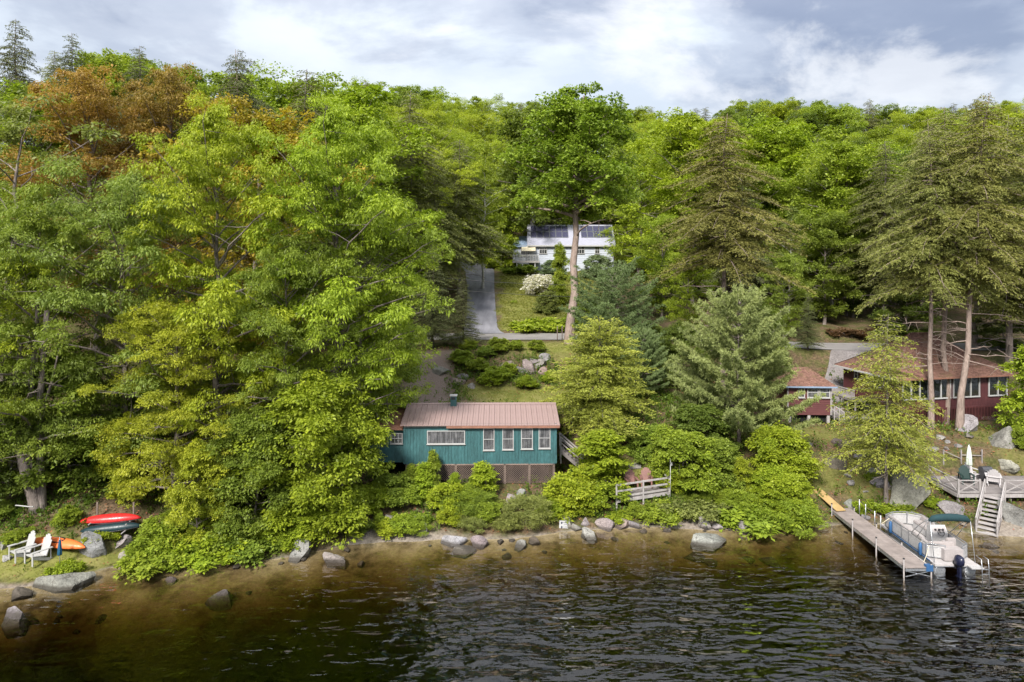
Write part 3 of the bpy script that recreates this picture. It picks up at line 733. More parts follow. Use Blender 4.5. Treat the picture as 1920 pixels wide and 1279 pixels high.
conifer('hemlock_a', 201, 23, 4.9, 0.47, 190, lambda u: 0.14 + 0.86 * min(1, u * 1.6) ** 0.75, 0.10, 0.34, 0.21, 0.33, (0.18, 0.060), 0.060, 0.30, 0.27, 14, gap=0.34, rag=0.42)
conifer('hemlock_b', 202, 22, 5.2, 0.24, 195, lambda u: 0.10 + 0.90 * min(1, u * 1.35) ** 0.9, 0.12, 0.40, 0.21, 0.33, (0.20, 0.065), 0.058, 0.35, 0.30, 10, gap=0.25, rag=0.5)
conifer('spruce', 203, 20, 3.9, 0.10, 180, lambda u: u ** 0.85, 0.02, 0.22, 0.22, 0.30, (0.19, 0.062), 0.068, 0.35, 0.22, 4)
conifer('cedar', 204, 9, 3.2, 0.04, 165, lambda u: 0.14 + 0.86 * min(1, u * 1.7) ** 0.7, 0.55, 0.40, 0.17, 0.36, (0.15, 0.062), 0.042, -0.05, 0.13, 2, up=0.3)
conifer('young_hemlock', 205, 11.5, 3.5, 0.22, 150, lambda u: 0.05 + 0.95 * u ** 0.8, 0.18, 0.34, 0.19, 0.33, (0.15, 0.05), 0.060, 0.25, 0.13, 2, gap=0.15)
pine('white_pine', 206, 11, 4.9, 0.08, 12, 8, lambda u: 0.16 + 0.84 * min(1, u * 1.5) ** 0.75, 12, 0.17, 0.45, 0.24)
pine('pine_b', 207, 13, 4.6, 0.16, 16, 6, lambda u: 0.2 + 0.8 * math.sin(PI * min(1, 0.12 + 0.6 * u)), 9, 0.18, 0.35, 0.30)
shrub('shrub_round', 301, 2.3, 1.55, 56, 0.44, (0.14, 0.08), 0.3, 8, 26)
shrub('shrub_upright', 302, 3.0, 1.15, 52, 0.38, (0.15, 0.075), 0.45, 8, 24, form='upright')
shrub('shrub_willow', 303, 1.5, 1.6, 60, 0.34, (0.10, 0.028), 0.1, 9, 30, form='dome')
shrub('shrub_big', 306, 4.2, 2.3, 130, 0.46, (0.15, 0.08), 0.35, 9, 24, stems=16)
shrub('shrub_low', 304, 0.8, 1.1, 34, 0.28, (0.12, 0.07), 0.2, 7, 18, form='low')
shrub('shrub_blossom', 305, 2.2, 2.1, 70, 0.45, (0.15, 0.13), 0.1, 10, 14)
print('proto triangles', sum(2 * len(c.polygons) + 2 * len(t.polygons) for t, c in PROTO.values()))

BARK = {'birch': 'bark_birch', 'maple_a': 'bark_pale', 'hemlock_a': 'bark_pale', 'hemlock_b': 'bark_grey', 'spruce': 'bark_dark', 'cedar': 'bark_grey'}
NEEDLE = {'hemlock_a', 'hemlock_b', 'spruce', 'cedar', 'young_hemlock', 'white_pine', 'pine_b'}
def plant(name, pr, x, y, height_m, label, col, cat='tree', rot=None, wide=1.0, group=None, z=None, tilt=(0, 0), bark=None, parts=('trunk', 'crown')):
    """a tree of its own: an Empty at the foot that carries trunk and crown"""
    tr, cr = PROTO[pr]
    hh = max(v.co.z for v in tr.vertices) if pr not in plant.h else plant.h[pr]
    if pr not in plant.h:
        zz = np.empty(len(cr.vertices) * 3, np.float32); cr.vertices.foreach_get('co', zz); hh = float(zz[2::3].max()); plant.h[pr] = hh
    s = height_m / hh
    t = thing(name, label, cat, (x, y, (hz(x, y) if z is None else z)), rnd.uniform(0, 2 * PI) if rot is None else rot, group, (s * wide, s * wide, s))
    t.rotation_euler[0] = tilt[0]; t.rotation_euler[1] = tilt[1]
    a = link(parts[0], tr, None, t); b = link(parts[1], cr, None, t)
    for o, m in ((a, M[bark or BARK.get(pr, 'bark_grey')]), (b, M['needle' if pr in NEEDLE else 'leaf'])):
        if len(o.data.materials) == 0: o.data.materials.append(m)
        o.material_slots[0].link = 'OBJECT'; o.material_slots[0].material = m
    k = rnd.uniform(0.9, 1.1); w = rnd.uniform(0.96, 1.04); b.color = (col[0] * k * w, col[1] * k, col[2] * k, 1)
    return t
plant.h = {}
YG = (0.320, 0.372, 0.028); LIME = (0.282, 0.352, 0.028); GR = (0.205, 0.264, 0.036); MID = (0.252, 0.312, 0.032); DG = (0.130, 0.172, 0.028)
YEL = (0.370, 0.402, 0.036); BG = (0.225, 0.288, 0.055); HEM = (0.184, 0.202, 0.050); HEMD = (0.148, 0.160, 0.044); RED = (0.335, 0.215, 0.048); PINE = (0.285, 0.320, 0.110); PINED = (0.178, 0.235, 0.088)
GOLD = (0.290, 0.305, 0.050); OLIVE = (0.245, 0.265, 0.072); SPR = (0.112, 0.124, 0.044)

ORD = 'first second third fourth fifth sixth seventh eighth ninth tenth eleventh twelfth thirteenth fourteenth fifteenth sixteenth seventeenth eighteenth nineteenth twentieth'.split()
def single_out(items):
    """items: (object, what, where, px). Things alike in look and place are told apart by their order from the left."""
    by = {}
    for o, what, where, px in items: by.setdefault((what, where), []).append((px, o))
    for (what, where), v in by.items():
        v.sort(key=lambda q: q[0])
        for i, (px, o) in enumerate(v): o['label'] = f'{what} {where}' + (f', {ORD[i]} from left' if len(v) > 1 else '')
def place(px, spots):
    for lim, txt in spots:
        if px < lim: return txt
    return spots[-1][1]
SHADE = {YG: 'yellow-green', LIME: 'lime', GR: 'green', MID: 'fresh green', DG: 'deep green', HEM: 'brown-olive', HEMD: 'olive', SPR: 'dark'}
HIDDEN_FOREST = {0, 6, 7, 16, 17, 18, 19, 23, 25, 26, 27, 32, 39, 41, 43, 44, 48, 52, 55, 57, 58, 59, 60, 61, 62, 63, 64, 67, 70, 71, 72, 73, 74, 81, 82, 83, 85, 87, 88, 89, 92, 95, 96, 98, 99, 100, 101, 103, 104, 105, 106, 107, 108, 113, 114, 116, 123, 124, 125, 128, 129, 130, 132, 134, 136, 139, 140, 141, 142, 146, 147, 151, 154, 156, 158, 159, 160, 161, 163, 164, 165, 166, 176, 177, 180, 183, 184, 186, 187, 190, 193, 194, 196, 200, 202, 203, 204, 205, 208, 210, 211, 212, 214, 215, 216, 217, 218, 220, 221, 222, 225, 226, 228, 229, 231, 232, 235, 236, 237, 238, 239, 240, 242, 243, 244, 245, 248, 251, 253, 255}
HIDDEN_BUSH = {0, 36, 37, 9, 24, 31}
HIDDEN_COBBLE = {0, 34, 3, 4, 36, 6, 7, 38, 43, 13, 14, 54, 56, 28, 29, 30}
HIDDEN_STONE = {3, 5, 6, 9, 10, 11, 12, 13, 16, 19, 20, 21, 22, 31, 32, 37, 38, 39, 40, 45, 46, 48}
# ------------------------------------------------------------------ the trees that can be told apart
def tree(name, pr, px, d, top, label, col, wide=1.0, tilt=(0, 0), rot=None, bark=None, cat='tree', group=None):
    x = X(px, d); g = hz(x, d); return plant(name, pr, x, d, Z(top, d) - g, label, col, cat, rot, wide, group, g, tilt, bark)
# left mass of oaks, front row
tree('oak_tree', 'oak_a', 62, 38.2, 330, 'green oak rising behind the red and dark canoes, two grey trunk feet', GR, 0.88, (0, R(2)))
tree('oak_tree', 'oak_c', 230, 40.5, 300, 'blue-green broad oak at the far left of the shore trees', BG, 0.86)
tree('oak_tree', 'oak_b', 415, 41.0, 188, 'tall yellow-green oak in the middle of the left tree mass', YG, 0.86)
tree('oak_tree', 'oak_b', 640, 42.5, 190, 'tall lime oak with drooping leaves, highest beside the dark spruces', LIME, 0.9, rot=1.0)
tree('oak_tree', 'oak_c', 670, 44.0, 340, 'broad bright oak leaning over the cabin roof end', MID, 0.85, rot=2.2)
tree('oak_tree', 'oak_a', 540, 40.5, 430, 'lower green oak in front of the two tall lime oaks', GR, 0.8, rot=0.4)
tree('oak_tree', 'oak_a', 330, 38.6, 560, 'yellow-leaved young oak spreading low branches over the shore', YEL, 1.12, rot=3.9)
tree('oak_tree', 'oak_c', -30, 39.0, 410, 'yellowish oak cut by the picture edge at far left', YG, 0.9)
tree('bare_branched_tree', 'thin_tree', 5, 46, 175, 'thin olive tree with bare grey limbs at the left edge', OLIVE, 1.1, rot=0.6)
tree('understory_tree', 'understory', 130, 40.0, 640, 'dark green understory tree behind the two grey trunks', GR, 1.15)
tree('understory_tree', 'understory', 480, 38.2, 760, 'shady green understory tree low in the oak mass', GR, 1.05)
tree('understory_tree', 'understory', 240, 39.0, 770, 'yellow-green low tree right above the red canoe', YEL, 0.7)
tree('understory_tree', 'understory', 370, 37.0, 820, 'pale yellow low tree at the bank right of the canoes', YEL, 0.8)
tree('understory_tree', 'understory', 590, 38.8, 690, 'bright green bushy tree hanging over the bare bank', LIME, 1.05)
tree('understory_tree', 'understory', 640, 40.0, 740, 'fresh green bushy tree touching the cabin annex', MID, 0.9)
tree('understory_tree', 'understory', 20, 38.8, 700, 'deep green low tree at the left picture edge', DG, 1.0)
tree('understory_tree', 'understory', 700, 47.5, 560, 'shadowy green tree behind the annex of the cabin', GR, 1.0)
# second row on the left
tree('red_maple', 'oak_a', 185, 56, 128, 'rusty red maple crown above the oaks, left of the pair', RED, 1.05)
tree('red_maple', 'oak_a', 335, 58, 122, 'rusty red-brown maple crown above the oaks, right of the pair', (0.315, 0.21, 0.048), 0.85)
tree('maple_tree', 'maple_c', 480, 54, 185, 'yellow maple top tinged orange beside the rusty crowns', (0.34, 0.27, 0.03), 0.95)
tree('hemlock_tree', 'hemlock_b', 575, 62, 130, 'dark olive hemlock crown behind the tallest lime oak', HEMD, 1.1)
tree('hemlock_tree', 'hemlock_a', 445, 70, 94, 'dark ragged hemlock spire poking from the left skyline', SPR, 0.75)
tree('spruce_tree', 'hemlock_b', 30, 72, 36, 'tallest dark spruce on the skyline at far left', SPR, 0.8)
tree('spruce_tree', 'hemlock_b', 135, 74, 62, 'dark spruce spire on the skyline, second from the left edge', SPR, 0.75)
tree('spruce_tree', 'hemlock_b', 262, 76, 86, 'dark spruce tip above the rusty maples', SPR, 0.8)
tree('maple_tree', 'maple_b', 60, 60, 150, 'green maple below the skyline spruces at far left', MID, 1.0)
tree('maple_tree', 'maple_c', 205, 80, 92, 'small-leaved green maple between two skyline spruces', MID, 0.9)
tree('maple_tree', 'maple_b', 660, 68, 152, 'bright green maple on the skyline behind the tallest oaks', LIME, 1.1)
tree('maple_tree', 'maple_b', 345, 82, 118, 'green maple crest peeking over the rusty maples', GR, 1.1)
tree('maple_tree', 'maple_c', 540, 84, 132, 'green maple crest on the skyline right of the ragged hemlock', MID, 1.1)
# dark conifers between the oaks and the driveway
tree('hemlock_tree', 'hemlock_b', 770, 76, 170, 'brown-olive hemlock rising between the oaks and the driveway', HEM, 1.0)
tree('hemlock_tree', 'hemlock_b', 862, 88, 262, 'dense dark hemlock at the head of the driveway', HEMD, 1.15)
tree('hemlock_tree', 'hemlock_b', 815, 78, 330, 'shadowy hemlock on the left edge of the driveway', HEMD, 1.1)
tree('spruce_tree', 'spruce', 812, 61.2, 455, 'dark spruce with bare lower trunk left of the road end', SPR, 1.35)
tree('spruce_tree', 'spruce', 868, 62.0, 520, 'smaller dark spruce standing over the driveway mouth', SPR, 1.5)
tree('birch_tree', 'birch', 905, 92, 262, 'pale-stemmed birch behind the dark driveway hemlocks', MID, 1.0)
tree('young_maple', 'sapling', 940, 107, 360, 'slim bright green tree at the left end of the white house', LIME, 1.0)
tree('young_maple', 'sapling', 1050, 84, 452, 'thin sapling in front of the white house', MID, 0.62)
# the tall maple with a bare trunk and its neighbours
tree('tall_maple', 'maple_a', 1068, 63.4, 146, 'tallest maple with long bare pale trunk in front of the white house', (0.222, 0.292, 0.034), 1.0, (0, R(3.0)), rot=0.5)
tree('maple_tree', 'maple_b', 1010, 112, 190, 'dark green maple crown behind the white house', DG, 1.15)
tree('maple_tree', 'maple_b', 1120, 118, 205, 'deep green maple right behind the solar roof', GR, 1.15)
tree('maple_tree', 'maple_b', 1285, 92, 205, 'bright yellow-green maple left of the brown hemlock', YG, 1.1)
tree('maple_tree', 'maple_c', 1240, 80, 400, 'bushy green maple beside the solar roof end', MID, 0.9)
tree('maple_tree', 'maple_c', 1290, 66, 470, 'low green maple under the left side of the brown hemlock', LIME, 0.9)
tree('maple_tree', 'maple_b', 1440, 96, 215, 'bright lime maple crown right behind the brown hemlock', LIME, 1.1)
tree('pine_tree', 'pine_b', 1150, 57.5, 478, 'blue-green pine just right of the tall bare trunk', PINED, 1.05)
tree('pine_tree', 'white_pine', 1205, 53.5, 610, 'small dark pine tucked behind the golden cedar', PINED, 0.8)
tree('golden_cedar', 'cedar', 1125, 48.0, 592, 'golden-green cedar beside the pink-roofed cabin', GOLD, 1.12)
tree('brown_hemlock', 'hemlock_a', 1358, 57.0, 214, 'large brown-tinged hemlock standing alone behind the pale pine', (0.205, 0.192, 0.048), 1.05)
tree('white_pine', 'white_pine', 1385, 48.0, 528, 'broad pale blue-green pine in front of the small red cabin', PINE, 0.87)
tree('young_hemlock', 'young_hemlock', 1662, 42.6, 588, 'feathery light hemlock on the bank behind the boat dock', GOLD, 1.0)
tree('birch_tree', 'birch', 1560, 84, 235, 'white-stemmed birch in the gap between the brown hemlocks', MID, 1.2)
tree('birch_tree', 'birch', 1620, 90, 270, 'slender birch just right of the white-stemmed one', MID, 1.1)
tree('maple_tree', 'maple_c', 1545, 76, 395, 'green maple in the gap above the gravel drive', GR, 1.05)
tree('maple_tree', 'maple_c', 1600, 80, 440, 'deep green maple over the gravel drive entrance', DG, 1.0)
tree('maple_tree', 'maple_c', 1470, 72, 470, 'green maple between the brown hemlock and the gravel drive', GR, 0.9)
tree('spruce_tree', 'spruce', 1515, 64, 545, 'dark young conifer at the roadside behind the small red cabin', SPR, 1.2)
tree('hemlock_tree', 'hemlock_a', 1745, 51.0, 228, 'hemlock with straight pale trunk, left of the trunks at the red house', HEM, 0.8)
tree('hemlock_tree', 'hemlock_a', 1772, 53.2, 200, 'hemlock whose trunk is middle of the three at the red house', HEM, 0.85, rot=2.0)
tree('hemlock_tree', 'hemlock_a', 1800, 50.0, 172, 'tallest hemlock with leaning trunk before the red house porch', (0.192, 0.196, 0.048), 0.88, (0, R(4.5)), rot=PI * 0)
tree('hemlock_tree', 'hemlock_b', 1890, 60, 215, 'dark hemlock behind the right end of the red house', HEM, 1.0)
tree('hemlock_tree', 'hemlock_b', 1660, 74, 265, 'olive hemlock behind the red house roof', HEMD, 1.05)
tree('hemlock_tree', 'hemlock_a', 1830, 68, 260, 'shaded hemlock with thin trunk behind the red house', HEMD, 1.1)
tree('hemlock_tree', 'hemlock_a', 1950, 56, 190, 'brownish hemlock leaving the picture at the right edge', HEM, 1.1)
tree('maple_tree', 'maple_b', 1915, 82, 200, 'yellow-green maple crown at the right picture edge', YG, 1.0)
tree('young_maple', 'sapling', 1925, 48.5, 640, 'light green young tree at the right end of the porch', LIME, 0.95)
tree('understory_tree', 'understory', 1700, 72, 520, 'dark green understory tree behind the red house ridge', DG, 1.2)
tree('understory_tree', 'understory', 1880, 66, 560, 'dark leafy tree in the shade behind the red porch', DG, 1.3)
tree('understory_tree', 'understory', 1420, 62, 560, 'green tree in the shade below the brown hemlock', GR, 1.1)
tree('understory_tree', 'understory', 1275, 58, 600, 'dark tree between the golden cedar and the pale pine', DG, 1.1)
tree('understory_tree', 'understory', 760, 57, 640, 'green tree left of the rough dirt path', GR, 1.0)

# ------------------------------------------------------------------ the forest on the hill: individuals by kind
def forest():
    kinds = [('maple_b', 'forest_maple', 'leafy green maple in the forest on the hill', 'forest maples on the hill'),
             ('maple_c', 'forest_maple', 'leafy green maple in the forest on the hill', 'forest maples on the hill'),
             ('oak_c', 'forest_oak', 'yellow-green oak in the forest on the hill', 'forest oaks on the hill'),
             ('birch', 'forest_birch', 'pale-stemmed birch in the forest on the hill', 'forest birches on the hill'),
             ('hemlock_b', 'forest_hemlock', 'dark olive hemlock in the forest on the hill', 'forest hemlocks on the hill')]
    r = random.Random(5); n = -1; made = []
    spots = ((700, 'above the left oaks'), (900, 'above the driveway hemlocks'), (1000, 'behind the left end of the white house'), (1200, 'behind the tallest maple'), (1300, 'left of the brown hemlock'), (1420, 'behind the brown hemlock'), (1600, 'in the gap right of the brown hemlock'), (1720, 'left of the tall right hemlocks'), (9999, 'behind the tall right hemlocks'))
    d = 80.0
    while d < 200:
        step = 7.2 + (d - 80) * 0.025
        x = X(-60, d) + r.uniform(0, step)
        while x < X(1985, d):
            px = 960 + x * FPX / d; xx = x + r.uniform(-0.3, 0.3) * step; dd = d + r.uniform(-0.35, 0.35) * step; x += step
            if d > 112 and px < 640: continue
            if d < 96 and px < 560: continue
            if (-11 < xx < 22 and dd < 104) or (-11 < xx < 17.5 and dd < 117): continue            # driveway, lawn and white house
            k = r.random(); nz_ = float(fbm2(np.array([xx]), np.array([dd]), 0.035, 2, 3)[0])
            i = 4 if k < 0.15 + (0.18 if nz_ < 0.42 else 0) else (3 if k > 0.90 else (2 if nz_ > 0.56 else r.choice((0, 0, 1))))
            pr, name, lab, grp = kinds[i]
            col = r.choice([[GR, MID, MID, LIME, MID], [GR, MID, LIME, YG, DG], [YG, LIME, YG], [MID, (0.20, 0.25, 0.06)], [HEM, HEMD, SPR]][i])
            h = r.uniform(15.5, 22) if i != 3 else r.uniform(13, 17)
            ro, wi = r.uniform(0, 6.28), r.uniform(0.9, 1.2); n += 1
            if n in HIDDEN_FOREST: continue                       # the photograph would show nothing of it
            o = plant(name, pr, xx, dd, h, lab, col, 'tree', ro, wi, grp); qx = 960 + xx * FPX / dd
            made.append((o, SHADE.get(col, 'pale green') + ' ' + ('lower-slope' if dd < 105 else 'mid-slope' if dd < 138 else 'skyline') + ' ' + name.split('_')[1], place(qx, spots), qx))
        d += step * 0.92
    single_out(made); print('forest trees', len(made))
forest()

# ------------------------------------------------------------------ shrubs on the bank and round the houses
def bush(name, pr, px, py, d, top, label, col, wide=1.0, group=None, cat='shrub'):
    x = X(px, d); g = hz(x, d); h = max(0.5, Z(top, d) - g)
    if pr == 'shrub_round' and h > 2.4: pr = 'shrub_big'
    if pr == 'shrub_upright' and h > 2.9: pr, wide = 'sapling', wide * 1.25
    return plant(name, pr, x, d, h, label, col, cat, None, wide * 1.25, group, g - 0.08, parts=('stem', 'foliage'))
bush('shrub', 'shrub_upright', 795, 0, 42.0, 862, 'tall lime shrub in front of the picture window', LIME, 1.1)
bush('shrub', 'shrub_round', 765, 0, 41.2, 905, 'green bush below the left end of the cabin', MID, 1.1)
bush('shrub', 'shrub_round', 838, 0, 41.0, 898, 'yellow-green bush under the teal cabin wall', YG, 1.0)
bush('shrub', 'shrub_upright', 812, 0, 42.2, 838, 'thin sapling shrub whose tip crosses the picture window', MID, 0.5)
bush('shrub', 'shrub_upright', 905, 0, 42.0, 862, 'upright bright shrub hiding the middle of the lattice skirting', LIME, 1.15)
bush('shrub', 'shrub_round', 878, 0, 40.6, 930, 'dense green bush at the bank below the lattice', MID, 1.0)
bush('willow_shrub', 'shrub_willow', 985, 0, 40.2, 928, 'fine-leaved olive willow at the waterline below the cabin', OLIVE, 1.0)
bush('willow_shrub', 'shrub_willow', 925, 0, 40.0, 962, 'olive willow bush left of the waterline one', OLIVE, 0.85)
bush('willow_shrub', 'shrub_willow', 1015, 0, 40.6, 968, 'low grey-green willow nearest the white sign', (0.19, 0.23, 0.075), 0.7)
bush('shrub', 'shrub_upright', 1123, 0, 43.6, 800, 'tall bright green shrub between cabin and lakeside deck', LIME, 1.25)
bush('shrub', 'shrub_round', 1072, 0, 41.6, 880, 'yellow-green bush at the right corner of the cabin', YG, 1.0)
bush('shrub', 'shrub_round', 1108, 0, 41.4, 908, 'lime bush left of the lakeside deck steps', LIME, 0.95)
bush('shrub', 'shrub_low', 1075, 0, 41.0, 945, 'low yellow-green plant above the shoreline stones', YG, 1.2)
bush('shrub', 'shrub_round', 1190, 0, 41.2, 938, 'leafy bush directly below the lakeside deck', MID, 0.95)
bush('shrub', 'shrub_low', 1160, 0, 41.0, 955, 'low green plant below the left corner of the lakeside deck', LIME, 1.2)
bush('shrub', 'shrub_low', 1240, 0, 41.3, 938, 'low leafy plant under the right corner of the lakeside deck', MID, 1.3)
bush('shrub', 'shrub_round', 1285, 0, 43.6, 800, 'big round green bush right of the lakeside deck', MID, 1.02)
bush('shrub', 'shrub_round', 1340, 0, 43.8, 815, 'big green bush touching the foot of the pale pine', GR, 1.0)
bush('shrub', 'shrub_round', 1225, 0, 46.0, 790, 'dark bush at the right foot of the golden cedar', GR, 1.05)
bush('shrub', 'shrub_round', 1310, 0, 46.5, 750, 'green thicket bush behind the lower pine branches', DG, 1.1)
bush('shrub', 'shrub_low', 1300, 0, 41.5, 930, 'olive plant between the sandy cove and the big bush', OLIVE, 1.5)
bush('shrub', 'shrub_round', 1462, 0, 44.0, 790, 'tall yellow-green bush between the pine and the grass slope', YG, 0.95)
bush('shrub', 'shrub_round', 1450, 0, 42.4, 865, 'lime bush in the large thicket beside the dock', LIME, 1.0)
bush('shrub', 'shrub_round', 1470, 0, 41.5, 880, 'lime bush overhanging the water at the dock ramp', LIME, 1.15)
bush('shrub', 'shrub_willow', 1478, 0, 40.5, 925, 'fine-leaved bush drooping into the water by the dock', MID, 0.9)
bush('shrub', 'shrub_low', 1420, 0, 41.0, 930, 'low leafy plant behind the pointed shore boulder', MID, 1.3)
bush('shrub', 'shrub_low', 1640, 0, 41.8, 935, 'low lime plant at the foot of the feathery hemlock', LIME, 0.9)
bush('shrub', 'shrub_low', 1690, 0, 41.6, 940, 'small green plant left of the pontoon boat bow', MID, 1.0)
bush('shrub', 'shrub_low', 1750, 0, 41.9, 928, 'green plant below the large grey boulder', LIME, 0.9)
bush('shrub', 'shrub_low', 1635, 0, 44.6, 885, 'sparse green plant beside the upper stones', MID, 0.7)
bush('shrub', 'shrub_round', 1915, 0, 47.0, 795, 'small bush beside the white boulder at the right edge', MID, 0.6)
bush('shrub', 'shrub_round', 300, 0, 36.4, 965, 'leafy bush at the bank right of the canoes', MID, 1.05)
bush('shrub', 'shrub_round', 275, 0, 35.8, 1000, 'bright bush above the muddy left bank', LIME, 0.75)
bush('shrub', 'shrub_low', 345, 0, 36.0, 1010, 'low plant on the muddy left bank', MID, 1.3)
bush('shrub', 'shrub_low', 455, 0, 36.8, 990, 'low green plant among the left bank roots', GR, 1.3)
bush('shrub', 'shrub_low', 395, 0, 36.6, 985, 'low yellow-green plant among the left bank leaves', YG, 1.2)
bush('shrub', 'shrub_round', 555, 0, 37.8, 925, 'lime bush over the two rounded shore boulders', LIME, 1.1)
bush('shrub', 'shrub_round', 620, 0, 38.6, 920, 'bright green bush drooping over the bare bank', LIME, 1.05)
bush('shrub', 'shrub_low', 700, 0, 39.2, 985, 'small green plant on the orange leaf litter', GR, 1.0)
bush('shrub', 'shrub_round', -8, 0, 37.0, 935, 'green bush at the left picture edge below the oaks', GR, 1.1)
bush('shrub', 'shrub_round', 126, 0, 37.0, 945, 'leafy bush between the grey trunks and the canoes', MID, 0.9)
bush('shrub', 'shrub_low', 40, 0, 36.2, 985, 'low plant behind the white chairs', MID, 1.2)
bush('shrub', 'shrub_low', 190, 0, 36.4, 990, 'low plant under the dark canoe', YG, 0.9)
bush('shrub', 'shrub_low', 125, 0, 34.3, 1045, 'bright tuft in front of the orange kayak', LIME, 0.75)
bush('shrub', 'shrub_round', 735, 0, 41.4, 880, 'dense green bush at the annex corner', GR, 1.05)
bush('shrub', 'shrub_round', 700, 0, 40.6, 900, 'lime bush below the cabin annex', LIME, 1.0)
for px, d, top, col, lab in ((880, 61.0, 640, GR, 'dark bush at the top of the rocky bank'), (935, 60.2, 662, GR, 'green bush on the rocky bank below the road'), (895, 57.5, 688, GR, 'green bush in the middle of the rocky bank'),
                             (955, 57.5, 700, MID, 'leafy bush left of the tumbled stones'),  (925, 55.8, 718, LIME, 'grassy clump at the foot of the rocky bank'),
                             (985, 55.6, 722, LIME, 'strap-leaved clump right below the tumbled stones'), (1030, 57.0, 690, LIME, 'light green bush touching the golden cedar'), (865, 58.5, 0, GR, 'green bush above the left bank boulders'), (910, 59.3, 0, DG, 'deep green bush in the rocky bank, below the dark one'), (968, 60.5, 0, MID, 'fresh green bush near the road edge of the bank'), (1005, 60.8, 0, GR, 'bush at the bank top near the roadside posts'), (940, 56.6, 0, MID, 'bush in front of the long ledge stone')):
    plant('shrub', 'shrub_round', X(px, d), d, 0.85 + 0.7 * rnd.random(), lab, {GR: MID, DG: GR}.get(col, col), 'shrub', None, 1.45, None, None, parts=('stem', 'foliage'))
bush('hedge_bush', 'shrub_low', 1015, 0, 72.5, 592, 'low green hedge bush along the road edge of the lawn', LIME, 1.6)
bush('hedge_bush', 'shrub_low', 990, 0, 73.2, 598, 'low hedge bush at the lawn corner by the road', MID, 1.2)
bush('shrub', 'shrub_round', 1026, 0, 80, 542, 'brownish bush in the middle of the lawn', OLIVE, 0.9)
bush('shrub', 'shrub_low', 963, 0, 84, 568, 'small lone plant on the lawn', MID, 0.6)
bush('blossom_bush', 'shrub_blossom', 1010, 0, 90, 512, 'white flowering bush on the lawn before the house', (0.66, 0.60, 0.57), 0.95)
bush('shrub', 'shrub_round', 1036, 0, 102, 484, 'grey-green bush against the white house wall', (0.22, 0.27, 0.15), 1.2)
bush('shrub', 'shrub_round', 1122, 0, 101, 474, 'silvery green bush at the right of the white house', (0.22, 0.27, 0.15), 1.1)
bush('shrub', 'shrub_low', 975, 0, 104, 492, 'low plants under the white house deck', GR, 1.4)
bush('shrub', 'shrub_round', 1100, 0, 72, 560, 'green bush behind the blue-green pine', MID, 1.2)
bush('shrub', 'shrub_round', 1215, 0, 62, 600, 'bush at the road edge behind the small dark pine', GR, 1.2)
bush('dry_bush', 'shrub_low', 1590, 0, 72.5, 612, 'rust-brown dry bush behind the road', (0.15, 0.085, 0.045), 1.4)
bush('dry_bush', 'shrub_low', 1640, 0, 73, 616, 'rust-brown dry bush near the house roof', (0.14, 0.08, 0.045), 1.3)

# the thicket along the bank: bushes that nothing tells apart
rb = random.Random(8); n_ = -1; made = []
BK = ((480, 'on the bank right of the canoes'), (700, 'on the bank below the oaks'), (900, 'below the left half of the cabin'), (1060, 'below the right half of the cabin'), (1150, 'between the cabin and the lakeside deck'), (1262, 'under the lakeside deck'), (9999, 'between the lakeside deck and the dock'))
KB = {'shrub_round': 'small rounded bush', 'shrub_low': 'low spreading plant', 'shrub_upright': 'small upright bush', 'shrub_willow': 'small fine-leaved bush', 'sapling': 'tiny sapling'}
for i in range(46):
    px = rb.choice((rb.uniform(250, 760), rb.uniform(700, 1060), rb.uniform(1060, 1420), rb.uniform(1060, 1420)))
    x0 = X(px, 41); sh = float(shore(np.array([x0]))[0]); d = sh + rb.uniform(0.9, 3.6); x = X(px, d)
    if 8.0 < x < 12.2 and d < 41.8: continue
    if 19 < x < 21.4 and d < 44: continue
    if 6.2 < x < 10 and 41 < d < 46: continue
    pr = rb.choice(('shrub_round', 'shrub_low', 'shrub_low', 'shrub_upright', 'shrub_willow', 'sapling')); hh = rb.uniform(0.5, 1.15); col = rb.choice((MID, LIME, YG, GR, MID)); wi = rb.uniform(1.2, 1.9); n_ += 1
    if n_ in HIDDEN_BUSH: continue
    o = plant('thicket_bush', pr, x, d, hh, '', col, 'shrub', None, wi, 'bushes of the bank thicket', None, parts=('stem', 'foliage'))
    made.append((o, SHADE[col] + ' ' + KB[pr], place(px, BK), px))
single_out(made)

for px, d, hh, col, wi, lab in ((770, 42.0, 1.9, MID, 1.0, 'slim sapling at the left corner of the lattice skirting'), (852, 41.8, 1.7, LIME, 1.0, 'slim lime sapling before the left lattice'), (1240, 44.6, 3.4, MID, 0.9, 'leafy sapling behind the slim lamp pole'), (1330, 42.6, 2.9, LIME, 0.9, 'lime sapling rising from the big bushes above the cove'),
                            (1392, 42.6, 2.7, YG, 0.9, 'yellow-green sapling behind the pointed shore boulder'), (1440, 43.2, 3.6, LIME, 0.8, 'tall lime sapling in the thicket left of the dock'), (1095, 42.4, 2.2, YG, 0.9, 'yellow-green sapling left of the lakeside deck'), (1185, 46.6, 2.4, GR, 1.0, 'green sapling above the stone steps')):
    plant('young_sapling', 'sapling', X(px, d), d, hh, lab, col, 'sapling', None, wi, None, None, parts=('stem', 'foliage'))

